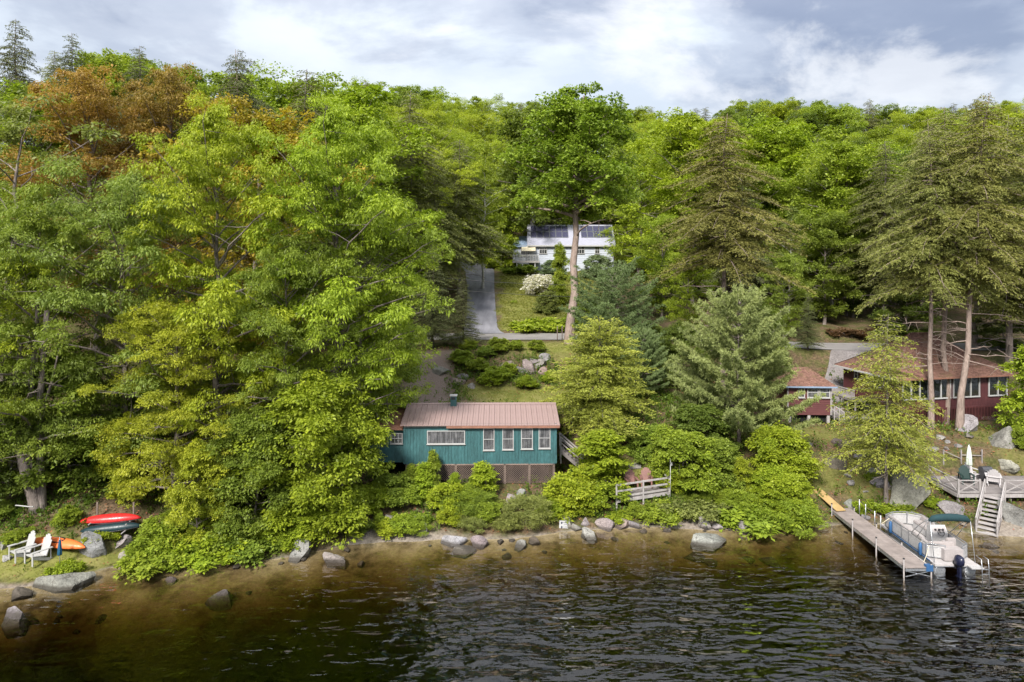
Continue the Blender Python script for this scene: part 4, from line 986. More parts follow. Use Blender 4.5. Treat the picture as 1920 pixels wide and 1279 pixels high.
for px, off, hh, col, pr, lab in ((842, 1.2, 1.0, YG, 'shrub_round', 'yellow-green bush right above the white block boulder'), (885, 0.9, 0.75, OLIVE, 'shrub_willow', 'olive low willow behind the rosy boulder'), (915, 1.6, 1.2, MID, 'shrub_round', 'fresh bush between the two waterline willows and the lattice'), (950, 0.8, 0.7, OLIVE, 'shrub_willow', 'low olive willow touching the small pointed stone'),
                              (1030, 1.3, 1.1, LIME, 'shrub_round', 'lime bush directly behind the white sign'), (770, 1.3, 0.8, MID, 'shrub_low', 'low plant over the stacked pale stones'), (725, 1.0, 0.7, YG, 'shrub_low', 'yellowish plant above the small beach'), (670, 0.9, 0.9, GR, 'shrub_round', 'green bush at the left end of the small beach')):
    x0 = X(px, 40); d = float(shore(np.array([x0]))[0]) + off
    plant('bank_shrub', pr, X(px, d), d, hh, lab, col, 'shrub', None, 1.35, None, None, parts=('stem', 'foliage'))
# ------------------------------------------------------------------ buildings
def window(parent, c, w, h, cols=1, rows=2, fw=0.055, frame='white_paint', back='curtain_or_shade', face=-1, sash=None):
    """a window standing proud of a wall that faces -y (face -1): frame with bars, panes and a flat sheet behind"""
    x, y, z = c; m = MB(); d = 0.06
    for sx in (-1, 1): m.box((x + sx * (w / 2 - fw / 2), y - d / 2, z), (fw, d, h))
    for sz in (-1, 1): m.box((x, y - d / 2, z + sz * (h / 2 - fw / 2)), (w - 2 * fw, d, fw))
    iw, ih = w - 2 * fw, h - 2 * fw; b = fw * 0.62
    for i in range(1, cols): m.box((x - iw / 2 + iw * i / cols, y - d / 2 - 0.004, z), (b, d, ih))
    for j in range(1, rows): m.box((x, y - d / 2 - 0.008, z - ih / 2 + ih * j / rows), (iw, d, b))
    f = m.build('window', M[frame], parent)
    MB().box((x, y - 0.008, z), (iw + 0.01, 0.012, ih + 0.01)).build('curtain_or_shade', M[back], f)
    for i in range(cols):
        for j in range(rows):
            MB().box((x - iw / 2 + iw * (i + .5) / cols, y - 0.032, z - ih / 2 + ih * (j + .5) / rows), (iw / cols - 0.004, 0.006, ih / rows - 0.004)).build('pane', M['glass'], f)
    MB().box((x, y - 0.055, z - h / 2 - 0.025), (w + 0.06, 0.09, 0.028)).build('sill', M[frame], f)
    return f
def vboards(m, x0, x1, y, z0, z1, step=0.2, t=0.02, gap=0.014):
    x = x0
    while x < x1 - 0.02:
        w = min(step, x1 - x) - gap; m.box((x + w / 2, y, (z0 + z1) / 2), (w, t, z1 - z0)); x += step
def hboards(m, x0, x1, y, z0, z1, step=0.15, t=0.03):
    z = z0
    while z < z1 - 0.02:
        h = min(step, z1 - z); m.add([(x0, y, z), (x1, y, z), (x1, y + t * 0.7, z + h), (x0, y + t * 0.7, z + h), (x0, y + t, z), (x1, y + t, z), (x1, y + t, z + h), (x0, y + t, z + h)],
                                 [(0, 1, 2, 3), (0, 4, 5, 1), (1, 5, 6, 2), (0, 3, 7, 4), (3, 2, 6, 7), (4, 7, 6, 5)]); z += step
def lattice(parent, x0, x1, y, z0, z1, mat, pitch=0.135, name='lattice_panel'):
    m = MB(); w = x1 - x0; h = z1 - z0
    for sgn, dy in ((1, 0), (-1, 0.012)):
        k = -h
        while k < w + h:
            a0, a1 = (k, k + h) if sgn > 0 else (k + h, k)          # x at the bottom and at the top
            lo = max(0.0, min(1.0, 0.0)); t0, t1 = 0.0, 1.0
            dx = a1 - a0
            for lim in (0, w):                                     # clip to the panel
                t = (lim - a0) / dx
                if dx > 0: t0, t1 = (max(t0, t), t1) if lim == 0 else (t0, min(t1, t))
                else: t0, t1 = (t0, min(t1, t)) if lim == 0 else (max(t0, t), t1)
            if t1 - t0 > 0.02:
                m.bar((x0 + a0 + dx * t0, y + dy, z0 + h * t0), (x0 + a0 + dx * t1, y + dy, z0 + h * t1), 0.011, 0.036, (0, 1, 0))
            k += pitch
    o = m.build(name, M[mat], parent, kind='stuff')
    MB().box(((x0 + x1) / 2, y - 0.012, z1 - 0.03), (w, 0.035, 0.07)).build('top_rail', M[mat], o)
    return o

def green_cabin():
    D = 43.0; xl, xr = X(758, D), X(1043, D); W_ = xr - xl; xc = (xl + xr) / 2
    zb, zt = Z(868, D), Z(795, D); dep = 6.2
    t = thing('green_cabin', 'teal lakeside cabin with pink metal roof and white windows', 'cabin', (xc, D, zb), R(0.9))
    h = zt - zb; w2 = W_ / 2
    core = MB().box((0, dep / 2 + 0.03, h / 2), (W_ - 0.06, dep - 0.06, h)); vboards(core, -w2, w2, 0.0, -0.06, h + 0.02)
    ridge = 0.60; core.prism([(0.05, h), (dep - 0.03, h), (dep / 2, h + ridge * 0.9)], 'x', -w2 + 0.05, w2 - 0.05)
    core.build('wall', M['teal_paint'], t)
    for sx in (-1, 1): MB().box((sx * (w2 - 0.02), -0.018, h / 2), (0.11, 0.03, h + 0.06)).build('corner_board', M['teal_paint'], t)
    # metal roof: ridge cap and one object for every panel
    ov = 0.26; z0 = h - 0.02; run = dep / 2 + ov; sl = ridge / (dep / 2)
    rl, rr = -w2 - 0.22, w2 + 0.22; n = 29; pw = (rr - rl) / n
    roof = MB().prism([(dep / 2 - 0.16, h + ridge + 0.012), (dep / 2, h + ridge + 0.075), (dep / 2 + 0.16, h + ridge + 0.012), (dep / 2, h + ridge + 0.05)], 'x', rl, rr).build('roof', M['pink_metal'], t)
    def panel(front):
        m = MB(); e = 0.03
        y0, y1 = (-ov, dep / 2) if front else (dep + ov, dep / 2)
        za, zb_ = h + ridge - run * sl, h + ridge
        m.add([(0, y0, za), (pw, y0, za), (pw, y1, zb_), (0, y1, zb_), (0, y0, za + 0.018), (pw, y0, za + 0.018), (pw, y1, zb_ + 0.018), (0, y1, zb_ + 0.018)],
              [(0, 1, 2, 3), (4, 7, 6, 5), (0, 4, 5, 1), (1, 5, 6, 2), (2, 6, 7, 3), (3, 7, 4, 0)])
        for cx, hh, ww in ((0.022, 0.045, 0.04), (pw * 0.5, 0.014, 0.05)):
            m.add([(cx - ww / 2, y0 - 0.004, za + 0.019), (cx + ww / 2, y0 - 0.004, za + 0.019), (cx, y0 - 0.004, za + 0.019 + hh), (cx - ww / 2, y1, zb_ + 0.019), (cx + ww / 2, y1, zb_ + 0.019), (cx, y1, zb_ + 0.019 + hh)],
                  [(0, 1, 2), (3, 5, 4), (0, 2, 5, 3), (1, 4, 5, 2), (0, 3, 4, 1)])
        return m.mesh('roof_panel', M['pink_metal'])
    for me in (panel(True), panel(False)):
        for i in range(n): link('roof_panel', me, None, roof, (rl + i * pw, 0, 0))
    za = h + ridge - run * sl
    MB().box((w2 * 0.30, -ov + 0.02, za - 0.085), (W_ * 0.70 + 0.40, 0.035, 0.15)).build('fascia_board', M['brown_fascia'], t)
    MB().box((-w2 * 0.70, -ov + 0.10, za - 0.045), (W_ * 0.30 - 0.02, 0.05, 0.07)).build('fascia_board', M['grey_rail'], t)
    for sx in (rl + 0.02, rr - 0.02):
        m = MB(); m.bar((sx, -ov, za - 0.05), (sx, dep / 2, h + ridge - 0.05), 0.035, 0.10); m.bar((sx, dep + ov, za - 0.05), (sx, dep / 2, h + ridge - 0.05), 0.035, 0.10); m.build('rake_board', M['brown_fascia'], t)
    # chimney
    cx = X(851, 45.5) - xc; cz = h + ridge
    ch = MB().box((cx, dep / 2 - 0.25, cz + 0.18), (0.40, 0.40, 0.85)).build('chimney', M['teal_paint'], t)
    MB().box((cx, dep / 2 - 0.25, cz + 0.63), (0.50, 0.50, 0.05)).build('chimney_cap', M['white_paint'], ch)
    MB().box((cx, dep / 2 - 0.452, cz + 0.45), (0.26, 0.012, 0.16)).build('chimney_vent', M['black_plastic'], ch)
    # windows
    def wx(px): return X(px, D) - xc
    def wz(py): return Z(py, D) - zb
    y = -0.012
    window(t, ((wx(801) + wx(872)) / 2, y, (wz(807) + wz(832)) / 2), wx(872) - wx(801), wz(807) - wz(832), 1, 1, 0.045)
    for a, b, u, v in ((906, 927, 803, 844), (942, 963, 803, 843), (977, 999, 803, 842), (1010, 1032, 802, 841)):
        window(t, ((wx(a) + wx(b)) / 2, y, (wz(u) + wz(v)) / 2), wx(b) - wx(a), wz(u) - wz(v), 1, 2, 0.042)
    # annex at the left end
    al = X(690, D) - xc; az0 = 0.22; ah = wz(806)
    m = MB(); m.box(((al - w2) / 2, 1.9, ah / 2), (-w2 - al - 0.04, 3.0, ah)); hboards(m, al, -w2 - 0.06, 0.37, -0.05, ah)
    m.build('annex_wall', M['teal_paint'], t)
    MB().add([(al - 0.2, 0.05, ah - 0.02), (-w2 - 0.03, 0.05, ah - 0.02), (-w2 - 0.03, 3.5, ah + 0.5), (al - 0.2, 3.5, ah + 0.5), (al - 0.2, 0.05, ah + 0.06), (-w2 - 0.03, 0.05, ah + 0.06), (-w2 - 0.03, 3.5, ah + 0.58), (al - 0.2, 3.5, ah + 0.58)],
             [(0, 3, 2, 1), (4, 5, 6, 7), (0, 1, 5, 4), (1, 2, 6, 5), (2, 3, 7, 6), (3, 0, 4, 7)]).build('annex_roof', M['brown_fascia'], t)
    for a, b in ((714, 727), (731, 754)):
        window(t, ((wx(a) + wx(b)) / 2, 0.36, (wz(814) + wz(834)) / 2), wx(b) - wx(a), wz(814) - wz(834), 3 if b - a > 15 else 2, 2, 0.045)
    # crawl space: box painted near-black for the shade behind lattice skirting
    MB().box((0, dep / 2, -0.75), (W_ - 0.9, dep - 0.9, 1.5)).build('crawl_space_shade', M['painted_shade'], t)
    for i in range(7): MB().box((-w2 + 0.15 + i * (W_ - 0.3) / 6, 0.10, -0.85), (0.14, 0.14, 1.7)).build('post', M['old_wood'], t)
    for i in range(6):
        a = -w2 + 0.15 + i * (W_ - 0.3) / 6; lattice(t, a + 0.06, a + (W_ - 0.3) / 6 - 0.06, 0.02, -1.30 if i > 1 else -1.1, -0.075, 'lattice_wood')
    MB().box((0, 0.05, -0.042), (W_, 0.10, 0.06)).build('sill_beam', M['grey_wood'], t)
    return t
green_cabin()

def red_house():
    cx0, cy0 = 29.5, 52.1; rz = R(12); w2 = 5.1; dep = 6.2
    zf = Z(755, 53.0) - 0.35; ze = Z(706, 52.3); h = ze - zf
    ux, uy = math.cos(rz), math.sin(rz)
    t = thing('red_house', 'dark red house with brown shingled hip roof and long window porch', 'house', (cx0 + ux * w2, cy0 + uy * w2, zf), rz)
    m = MB(); m.box((0, dep / 2 + 0.03, h / 2), (2 * w2 - 0.06, dep - 0.06, h)); vboards(m, -w2, w2, 0, -0.1, h, 0.28); m.build('wall', M['dark_red_paint'], t)
    # hip roof in stepped shingle courses
    ov = 0.55; rise = 3.0; m = MB(); n = 34
    ex, ey0, ey1 = w2 + ov, -ov, dep + ov; ry = dep / 2
    def ring(f):
        zz = h - 0.12 + rise * (0.80 * f + 0.20 * f * f)
        return -ex + (ex - 1.3) * f, ex + (-ex + 0.6) * f, ey0 + (ry - ey0) * f, ey1 + (ry - ey1) * f, zz
    for k in range(n):
        f0, f1 = k / n, min((k + 1.25) / n, 1.0); a = ring(f0); b = ring(f1); lift = 0.028
        p = [(a[0], a[2], a[4] + lift), (a[1], a[2], a[4] + lift), (a[1], a[3], a[4] + lift), (a[0], a[3], a[4] + lift), (b[0], b[2], b[4]), (b[1], b[2], b[4]), (b[1], b[3], b[4]), (b[0], b[3], b[4]),
             (a[0], a[2], a[4] - 0.02), (a[1], a[2], a[4] - 0.02), (a[1], a[3], a[4] - 0.02), (a[0], a[3], a[4] - 0.02)]
        m.add(p, [(0, 1, 5, 4), (1, 2, 6, 5), (2, 3, 7, 6), (3, 0, 4, 7), (8, 9, 1, 0), (9, 10, 2, 1), (10, 11, 3, 2), (11, 8, 0, 3)])
    rf = m.build('roof', M['red_shingle'], t)
    a = ring(0); r1 = ring(1.0)
    for i0 in (0, 1):
        for j0 in (2, 3):
            mm = MB(); P_ = [Vector((ring(k / 16)[i0], ring(k / 16)[j0], ring(k / 16)[4] + 0.045)) for k in range(17)]
            mm.loft([[p + Vector((-0.09, 0, 0)), p + Vector((0, 0, 0.03)), p + Vector((0.09, 0, 0))] for p in P_], closed=False, caps=False, smooth=False); mm.build('hip_cap', M['red_shingle'], rf)
    MB().bar((r1[0], ry, r1[4] + 0.03), (r1[1], ry, r1[4] + 0.03), 0.26, 0.05).build('ridge_cap', M['red_shingle'], rf)
    MB().box((0, ey0 - 0.012, a[4] - 0.03), (2 * ex, 0.03, 0.10)).build('fascia_board', M['brown_fascia'], t)
    MB().box((a[0] - 0.02, dep / 2, a[4] - 0.02), (0.09, dep + 2 * ov - 0.1, 0.13)).build('gutter', M['white_paint'], t)
    zw0, zw1 = 0.78, h - 0.22
    def opening(x0, x1, n_):                                       # white posts before black sheets painted as the dark porch inside
        f = MB(); zc = (zw0 + zw1) / 2; hh = zw1 - zw0
        for i in range(n_ + 1): f.box((x0 + (x1 - x0) * i / n_, -0.075, zc), (0.085, 0.08, hh))
        f.box(((x0 + x1) / 2, -0.078, zw0 - 0.05), (x1 - x0 + 0.1, 0.11, 0.09)); f.box(((x0 + x1) / 2, -0.078, zw1 + 0.035), (x1 - x0 + 0.1, 0.09, 0.06))
        o = f.build('window', M['white_paint'], t)
        for i in range(n_):
            xa = x0 + (x1 - x0) * (i + .5) / n_; ww = (x1 - x0) / n_ - 0.095
            MB().box((xa, -0.028, zc), (ww, 0.012, hh)).build('room_shade', M['painted_shade'], o); MB().box((xa, -0.05, zc), (ww, 0.006, hh)).build('pane', M['glass'], o)  # black sheet on the wall paints the unlit room
    opening(-w2 + 0.3, -w2 + 2.6, 3); opening(-w2 + 2.9, -w2 + 4.6, 2); opening(-w2 + 4.9, -w2 + 7.3, 3); opening(-w2 + 8.2, -w2 + 9.9, 2)
    for yy, zz, ww, hh, cc in ((4.6, h - 0.55, 0.42, 0.75, 1), (2.2, h - 0.7, 0.95, 0.9, 2)):     # windows in the left side wall
        f = window(t, (0, 0, 0), ww, hh, cc, 2 if cc == 1 else 1, 0.07, back='painted_shade'); f.location = (-w2 + 0.02, yy, zz); f.rotation_euler = (0, 0, R(-90))
    m = MB(); x = -w2 + 0.05
    while x < w2: m.box((x, -0.10, -0.60), (0.055, 0.03, 1.1)); x += 0.14
    m.build('slat_skirting', M['red_siding'], t, kind='stuff')
    MB().box((0, -0.07, -0.06), (2 * w2, 0.05, 0.14)).build('skirting_rail', M['dark_red_paint'], t)
    MB().box((0, dep / 2 + 0.3, -0.8), (2 * w2 - 0.4, dep - 0.4, 1.6)).build('crawl_space_shade', M['painted_shade'], t)  # shade under the house put in as a near-black box
    # landing with balusters along the left side
    lx, y0, y1, lz = -w2 - 1.2, 3.3, dep - 0.1, 0.0
    MB().box((-w2 - 0.62, (y0 + y1) / 2, lz), (1.2, y1 - y0, 0.10)).build('porch_floor', M['grey_wood'], t)
    rl = MB().box((lx, (y0 + y1) / 2, lz + 0.86), (0.09, y1 - y0, 0.06)).box((lx, (y0 + y1) / 2, lz + 0.14), (0.06, y1 - y0, 0.06)).build('porch_railing', M['white_rail'], t)
    me = MB().box((0, 0, 0), (0.05, 0.05, 0.66)).mesh('baluster', M['white_rail']); k = 0
    while y0 + 0.06 + k * 0.155 < y1: link('baluster', me, None, rl, (lx, y0 + 0.06 + k * 0.155, lz + 0.50)); k += 1
    for yy in np.linspace(y0 + 0.05, y1 - 0.05, 4): MB().box((lx + 0.1, yy, lz - 0.75), (0.10, 0.10, 1.4)).build('post', M['grey_wood'], t)
red_house()

def red_bunkhouse():
    D = 52.0; xl, xr = X(1478, D), X(1557, D); xc = (xl + xr) / 2; w2 = (xr - xl) / 2; zb = Z(778, D); h = Z(722, D) - zb; dep = 3.4
    t = thing('red_bunkhouse', 'small red cabin with leaf-strewn roof and steps, right of the pale pine', 'cabin', (xc, D, zb), R(-3))
    m = MB().box((0, dep / 2 + 0.04, h / 2), (2 * w2 - 0.08, dep - 0.08, h)); hboards(m, -w2, w2, 0, 0, h, 0.16); m.build('wall', M['red_siding'], t)
    for sx in (-1, 1): MB().box((sx * w2, 0.0, h / 2), (0.09, 0.06, h)).build('corner_board', M['white_rail'], t)
    m = MB(); n = 14; rise = 1.15; ov = 0.35
    for k in range(n):
        f0, f1 = k / n, min(1, (k + 1.25) / n); lf = 0.025
        def rg(f): return -w2 - ov + (w2 * 0.7 + ov) * f, w2 + ov - (w2 * 0.7 + ov) * f, -ov + (dep / 2 + ov) * f, dep + ov - (dep / 2 + ov) * f, h - 0.06 + rise * f
        a = rg(f0); b = rg(f1)
        m.add([(a[0], a[2], a[4] + lf), (a[1], a[2], a[4] + lf), (a[1], a[3], a[4] + lf), (a[0], a[3], a[4] + lf), (b[0], b[2], b[4]), (b[1], b[2], b[4]), (b[1], b[3], b[4]), (b[0], b[3], b[4]),
               (a[0], a[2], a[4] - .02), (a[1], a[2], a[4] - .02), (a[1], a[3], a[4] - .02), (a[0], a[3], a[4] - .02)], [(0, 1, 5, 4), (1, 2, 6, 5), (2, 3, 7, 6), (3, 0, 4, 7), (8, 9, 1, 0), (9, 10, 2, 1), (10, 11, 3, 2), (11, 8, 0, 3)])
    m.build('roof', M['red_shingle'], t)
    MB().box((0, -ov - 0.015, h - 0.10), (2 * w2 + 2 * ov, 0.03, 0.11)).build('fascia_board', M['blue_roof'], t)
    def wx(px): return X(px, D) - xc
    for a, b in ((1513, 1534), (1535, 1555), (1497, 1509)):
        window(t, ((wx(a) + wx(b)) / 2, -0.02, h - 0.55), wx(b) - wx(a) - 0.02, 0.82, 1, 2, 0.06, back='curtain_or_shade')
    MB().box((0, dep / 2 + 0.2, -0.3), (2 * w2 - 0.4, dep - 0.3, 0.6)).build('crawl_space_shade', M['painted_shade'], t)  # shade below the floor, painted as a black block
    for sx in (-0.9, 0, 0.9): MB().box((sx * w2, 0.15, -0.32), (0.2, 0.2, 0.64)).build('pier', M['concrete'], t)
    st = MB()
    for k in range(4): st.box((w2 + 0.25 + k * 0.28, 1.0, -0.05 - k * 0.19), (0.30, 0.95, 0.05))
    st.build('step_flight', M['grey_wood'], t)
    rl = MB(); a = Vector((w2 + 0.1, 0.5, 0.0)); b = Vector((w2 + 1.2, 0.5, -0.72))
    for dz in (0.85, 0.48): rl.bar(a + Vector((0, 0, dz)), b + Vector((0, 0, dz)), 0.05, 0.08)
    for f in (0, .33, .66, 1): p = a.lerp(b, f); rl.bar(p + Vector((0, 0, -0.25)), p + Vector((0, 0, 0.85)), 0.06)
    rl.build('step_railing', M['white_rail'], t)
red_bunkhouse()

def white_house():
    D = 106.0; xl, xr = X(992, D), X(1150, D); xc = (xl + xr) / 2; w2 = (xr - xl) / 2; zb = Z(512, D); ze = Z(457, D); h = ze - zb; dep = 8.5
    t = thing('white_house', 'white clapboard house with solar panels on the hill above the lawn', 'house', (xc, D, zb), R(-1.5))
    m = MB().box((0, dep / 2 + 0.04, h / 2 - 0.6), (2 * w2 - 0.08, dep - 0.08, h + 1.2)); hboards(m, -w2, w2, 0, -1.1, h, 0.26, 0.045)
    rise = 3.0; m.prism([(0.06, h), (dep - 0.04, h), (dep / 2, h + rise * 0.97)], 'x', -w2 + 0.05, w2 - 0.05); m.build('wall', M['white_siding'], t)
    ov = 0.45; sl = rise / (dep / 2); m = MB()
    for y0, y1 in ((-ov, dep / 2), (dep + ov, dep / 2)):
        za = h + rise - (dep / 2 + ov) * sl
        m.add([(-w2 - .3, y0, za), (w2 + .3, y0, za), (w2 + .3, y1, h + rise), (-w2 - .3, y1, h + rise), (-w2 - .3, y0, za + .12), (w2 + .3, y0, za + .12), (w2 + .3, y1, h + rise + .12), (-w2 - .3, y1, h + rise + .12)],
              [(0, 1, 2, 3), (4, 7, 6, 5), (0, 4, 5, 1), (1, 5, 6, 2), (2, 6, 7, 3), (3, 7, 4, 0)])
    rf = m.build('roof', M['grey_roof'], t)
    MB().box((0, -ov - 0.01, h + rise - (dep / 2 + ov) * sl - 0.02), (2 * w2 + 0.6, 0.06, 0.2)).build('fascia_board', M['white_paint'], t)
    # solar panels, each one an object
    pw, ph = 0.96, 1.62; ang = math.atan(sl)
    cell = MB().box((0, 0, 0), (pw - 0.05, ph - 0.05, 0.03)).mesh('solar_panel', M['solar_cell'])
    fm = MB()
    for sx in (-1, 1): fm.box((sx * (pw / 2 - 0.02), 0, 0.004), (0.045, ph, 0.045))
    for sy in (-1, 1): fm.box((0, sy * (ph / 2 - 0.02), 0.004), (pw - 0.085, 0.045, 0.045))
    fme = fm.mesh('panel_frame', M['aluminium'])
    def spot(x, row):
        q = 0.55 + row * (ph + 0.04) + ph / 2                          # along the slope, from the ridge
        y = dep / 2 - q * math.cos(ang); z = h + rise + 0.12 - q * math.sin(ang) + 0.10
        o = link('solar_panel', cell, None, t, (x, y, z), (ang, 0, 0)); link('panel_frame', fme, None, o)
    for row in (0, 1):
        for k in range(6): spot(X(992, D) - xc + 0.75 + k * (pw + 0.03), row)
        for k in range(5): spot(X(1092, D) - xc + 0.4 + k * (pw + 0.03), row)
    def wx(px): return X(px, D) - xc
    for a, b, u, v, cc in ((1011, 1026, 460, 476, 3), (1080, 1096, 460, 476, 3), (1115, 1124, 462, 476, 2)):
        window(t, ((wx(a) + wx(b)) / 2, -0.02, (Z(u, D) + Z(v, D)) / 2 - zb), wx(b) - wx(a), Z(u, D) - Z(v, D), cc, 2, 0.09, back='painted_shade')
    MB().box((-w2 + 0.6, dep / 2 + 0.6, h + rise + 0.9), (0.75, 0.75, 2.6)).build('chimney', M['white_paint'], t)
    # wing with blue roof, awning and deck
    wl = X(962, D) - xc
    m = MB().box(((wl - w2) / 2 , 2.6, h / 2 - 0.25), (-w2 - wl - 0.02, 4.2, h - 0.5)); m.build('wing_wall', M['white_siding'], t)
    MB().add([(wl - 0.3, 0.1, h - 0.5), (-w2 - 0.02, 0.1, h - 0.5), (-w2 - 0.02, 4.9, h + 1.2), (wl + 0.9, 4.9, h + 1.2), (wl - 0.3, 0.1, h - 0.38), (-w2 - 0.02, 0.1, h - 0.38), (-w2 - 0.02, 4.9, h + 1.32), (wl + 0.9, 4.9, h + 1.32)],
             [(0, 3, 2, 1), (4, 5, 6, 7), (0, 1, 5, 4), (1, 2, 6, 5), (2, 3, 7, 6), (3, 0, 4, 7)]).build('wing_roof', M['blue_roof'], t)
    window(t, (wx(985), 0.46, Z(470, D) - zb), 1.5, 1.7, 2, 1, 0.09, back='painted_shade')
    MB().add([(wx(978), 0.4, h - 0.45), (wx(1004), 0.4 if False else -0.03, h - 0.45), (wx(1004), -1.7, h - 1.15), (wx(978), -1.7, h - 1.15), (wx(978), 0.4, h - 0.40), (wx(1004), -0.03, h - 0.40), (wx(1004), -1.7, h - 1.10), (wx(978), -1.7, h - 1.10), ],
             [(0, 1, 2, 3), (4, 7, 6, 5), (0, 4, 5, 1), (1, 5, 6, 2), (2, 6, 7, 3), (3, 7, 4, 0)]).build('awning', M['cream_fabric'], t)
    fz = Z(491, 103.5) - zb; x0, x1 = X(962, 103.5) - xc, X(1012, 103.5) - xc
    dk = MB().box(((x0 + x1) / 2, -1.55, fz), (x1 - x0, 2.9, 0.28)).build('deck', M['white_rail'], t)
    MB().box(((x0 + x1) / 2, -2.96, fz + 1.02), (x1 - x0, 0.14, 0.09)).build('railing', M['white_paint'], dk)
    me = MB().box((0, 0, 0), (0.07, 0.06, 0.86)).mesh('baluster', M['white_paint']); k = 0
    while x0 + 0.08 + k * 0.24 < x1: link('baluster', me, None, dk, (x0 + 0.08 + k * 0.24, -2.96, fz + 0.55)); k += 1
    for px in (970, 980, 1004): MB().box((X(px, 103.5) - xc, -2.8, fz - 1.3), (0.16, 0.16, 2.4)).build('post', M['white_paint'], t)
    MB().box((-w2 - 0.6, 1.2, fz - 1.4), (5.0, 0.2, 2.4)).build('underdeck_shade', M['painted_shade'], t)  # panel painted near-black for the shade beneath the deck
white_house()
# ------------------------------------------------------------------ dock, boat and shore things
def dock():
    x0, x1, y0, y1, z = 19.55, 20.80, 33.9, 41.9, 0.50
    t = thing('boat_dock', 'long grey plank dock running out beside the pontoon boat', 'dock', ((x0 + x1) / 2, y0, 0), R(0.4)); w = x1 - x0; L = y1 - y0
    fr = MB()
    for sx in (-1, 1): fr.box((sx * (w / 2 - 0.03), L / 2, z - 0.10), (0.05, L, 0.16))
    for k in range(5): fr.box((0, 0.05 + k * (L - 0.1) / 4, z - 0.11), (w - 0.12, 0.05, 0.12))
    fr.build('frame', M['aluminium'], t)
    n = 57; st = L / n
    me = [MB().box((0, 0, 0), (w + dw, st - 0.014, 0.035)).mesh('deck_board', M['dock_board']) for dw in (0.0, 0.02, -0.015)]
    for k in range(n): link('deck_board', me[k % 3 if k % 7 else 1], None, t, (rnd.uniform(-.006, .006), (k + .5) * st, z + rnd.uniform(-.004, .006)), (0, 0, rnd.uniform(-.004, .004)))
    for k, yy in enumerate((0.06, 2.6, 5.1, 7.6)):
        for sx in (-1, 1):
            p = MB().tube([(sx * (w / 2 + 0.06), yy, -1.8), (sx * (w / 2 + 0.06), yy, z + (0.42 if sx < 0 else 0.20))], 0.036, 8).build('post', M['grey_rail'], t)
            MB().tube([(sx * (w / 2 + 0.06), yy, z + (0.42 if sx < 0 else 0.20)), (sx * (w / 2 + 0.06), yy, z + (0.47 if sx < 0 else 0.25))], 0.048, 8).build('post_cap', M['black_plastic'], p)
    MB().bar((-w / 2, 0.03, 0.06), (w / 2, 0.03, z - 0.16), 0.03).bar((w / 2, 0.06, 0.06), (-w / 2, 0.06, z - 0.16), 0.03).build('cross_brace', M['aluminium'], t)
    MB().box((w / 2 - 0.05, 0.10, z - 0.02), (0.34, 0.22, 0.30)).build('corner_bumper', M['blue_fender'], t)
    m = MB().tube([(w / 2 + 0.02, 0.2, z + 0.03), (w / 2 + 0.02, 4.7, z + 0.03)], 0.035, 8); m.build('edge_bumper', M['grey_rail'], t)
dock()
def ramp():
    t = thing('ramp_board', 'yellow plywood ramp board from the bank onto the dock', 'ramp', (19.72, 42.1, 0.56))
    a, b = Vector((0.20, -0.8, 0.02)), Vector((-0.45, 2.6, 0.75)); MB().bar(a, b, 0.62, 0.035).build('board', M['plywood'], t)
    for f in (0.1, 0.5, 0.9): p = a.lerp(b, f); MB().bar(p + Vector((-0.28, -0.08, -0.04)), p + Vector((0.28, 0.08, -0.04)), 0.07, 0.04).build('cleat', M['old_wood'], t)
    g = thing('gangway_rail', 'thin grey rope rail with posts at the shore end of the dock', 'railing', (20.95, 40.2, 0.3))
    for k, yy in enumerate((-1.4, -0.7, 0.4, 1.2)): MB().tube([(0.04 * k, yy, -0.3), (0.04 * k, yy, 0.95)], 0.03, 6).build('post', M['aluminium'], g)
    MB().tube([(0, -1.4, 0.9), (0.04, -0.7, 0.84), (0.06, 0.4, 0.8), (0.12, 1.2, 0.9)], 0.018, 6).build('rope', M['old_wood'], g)
ramp()

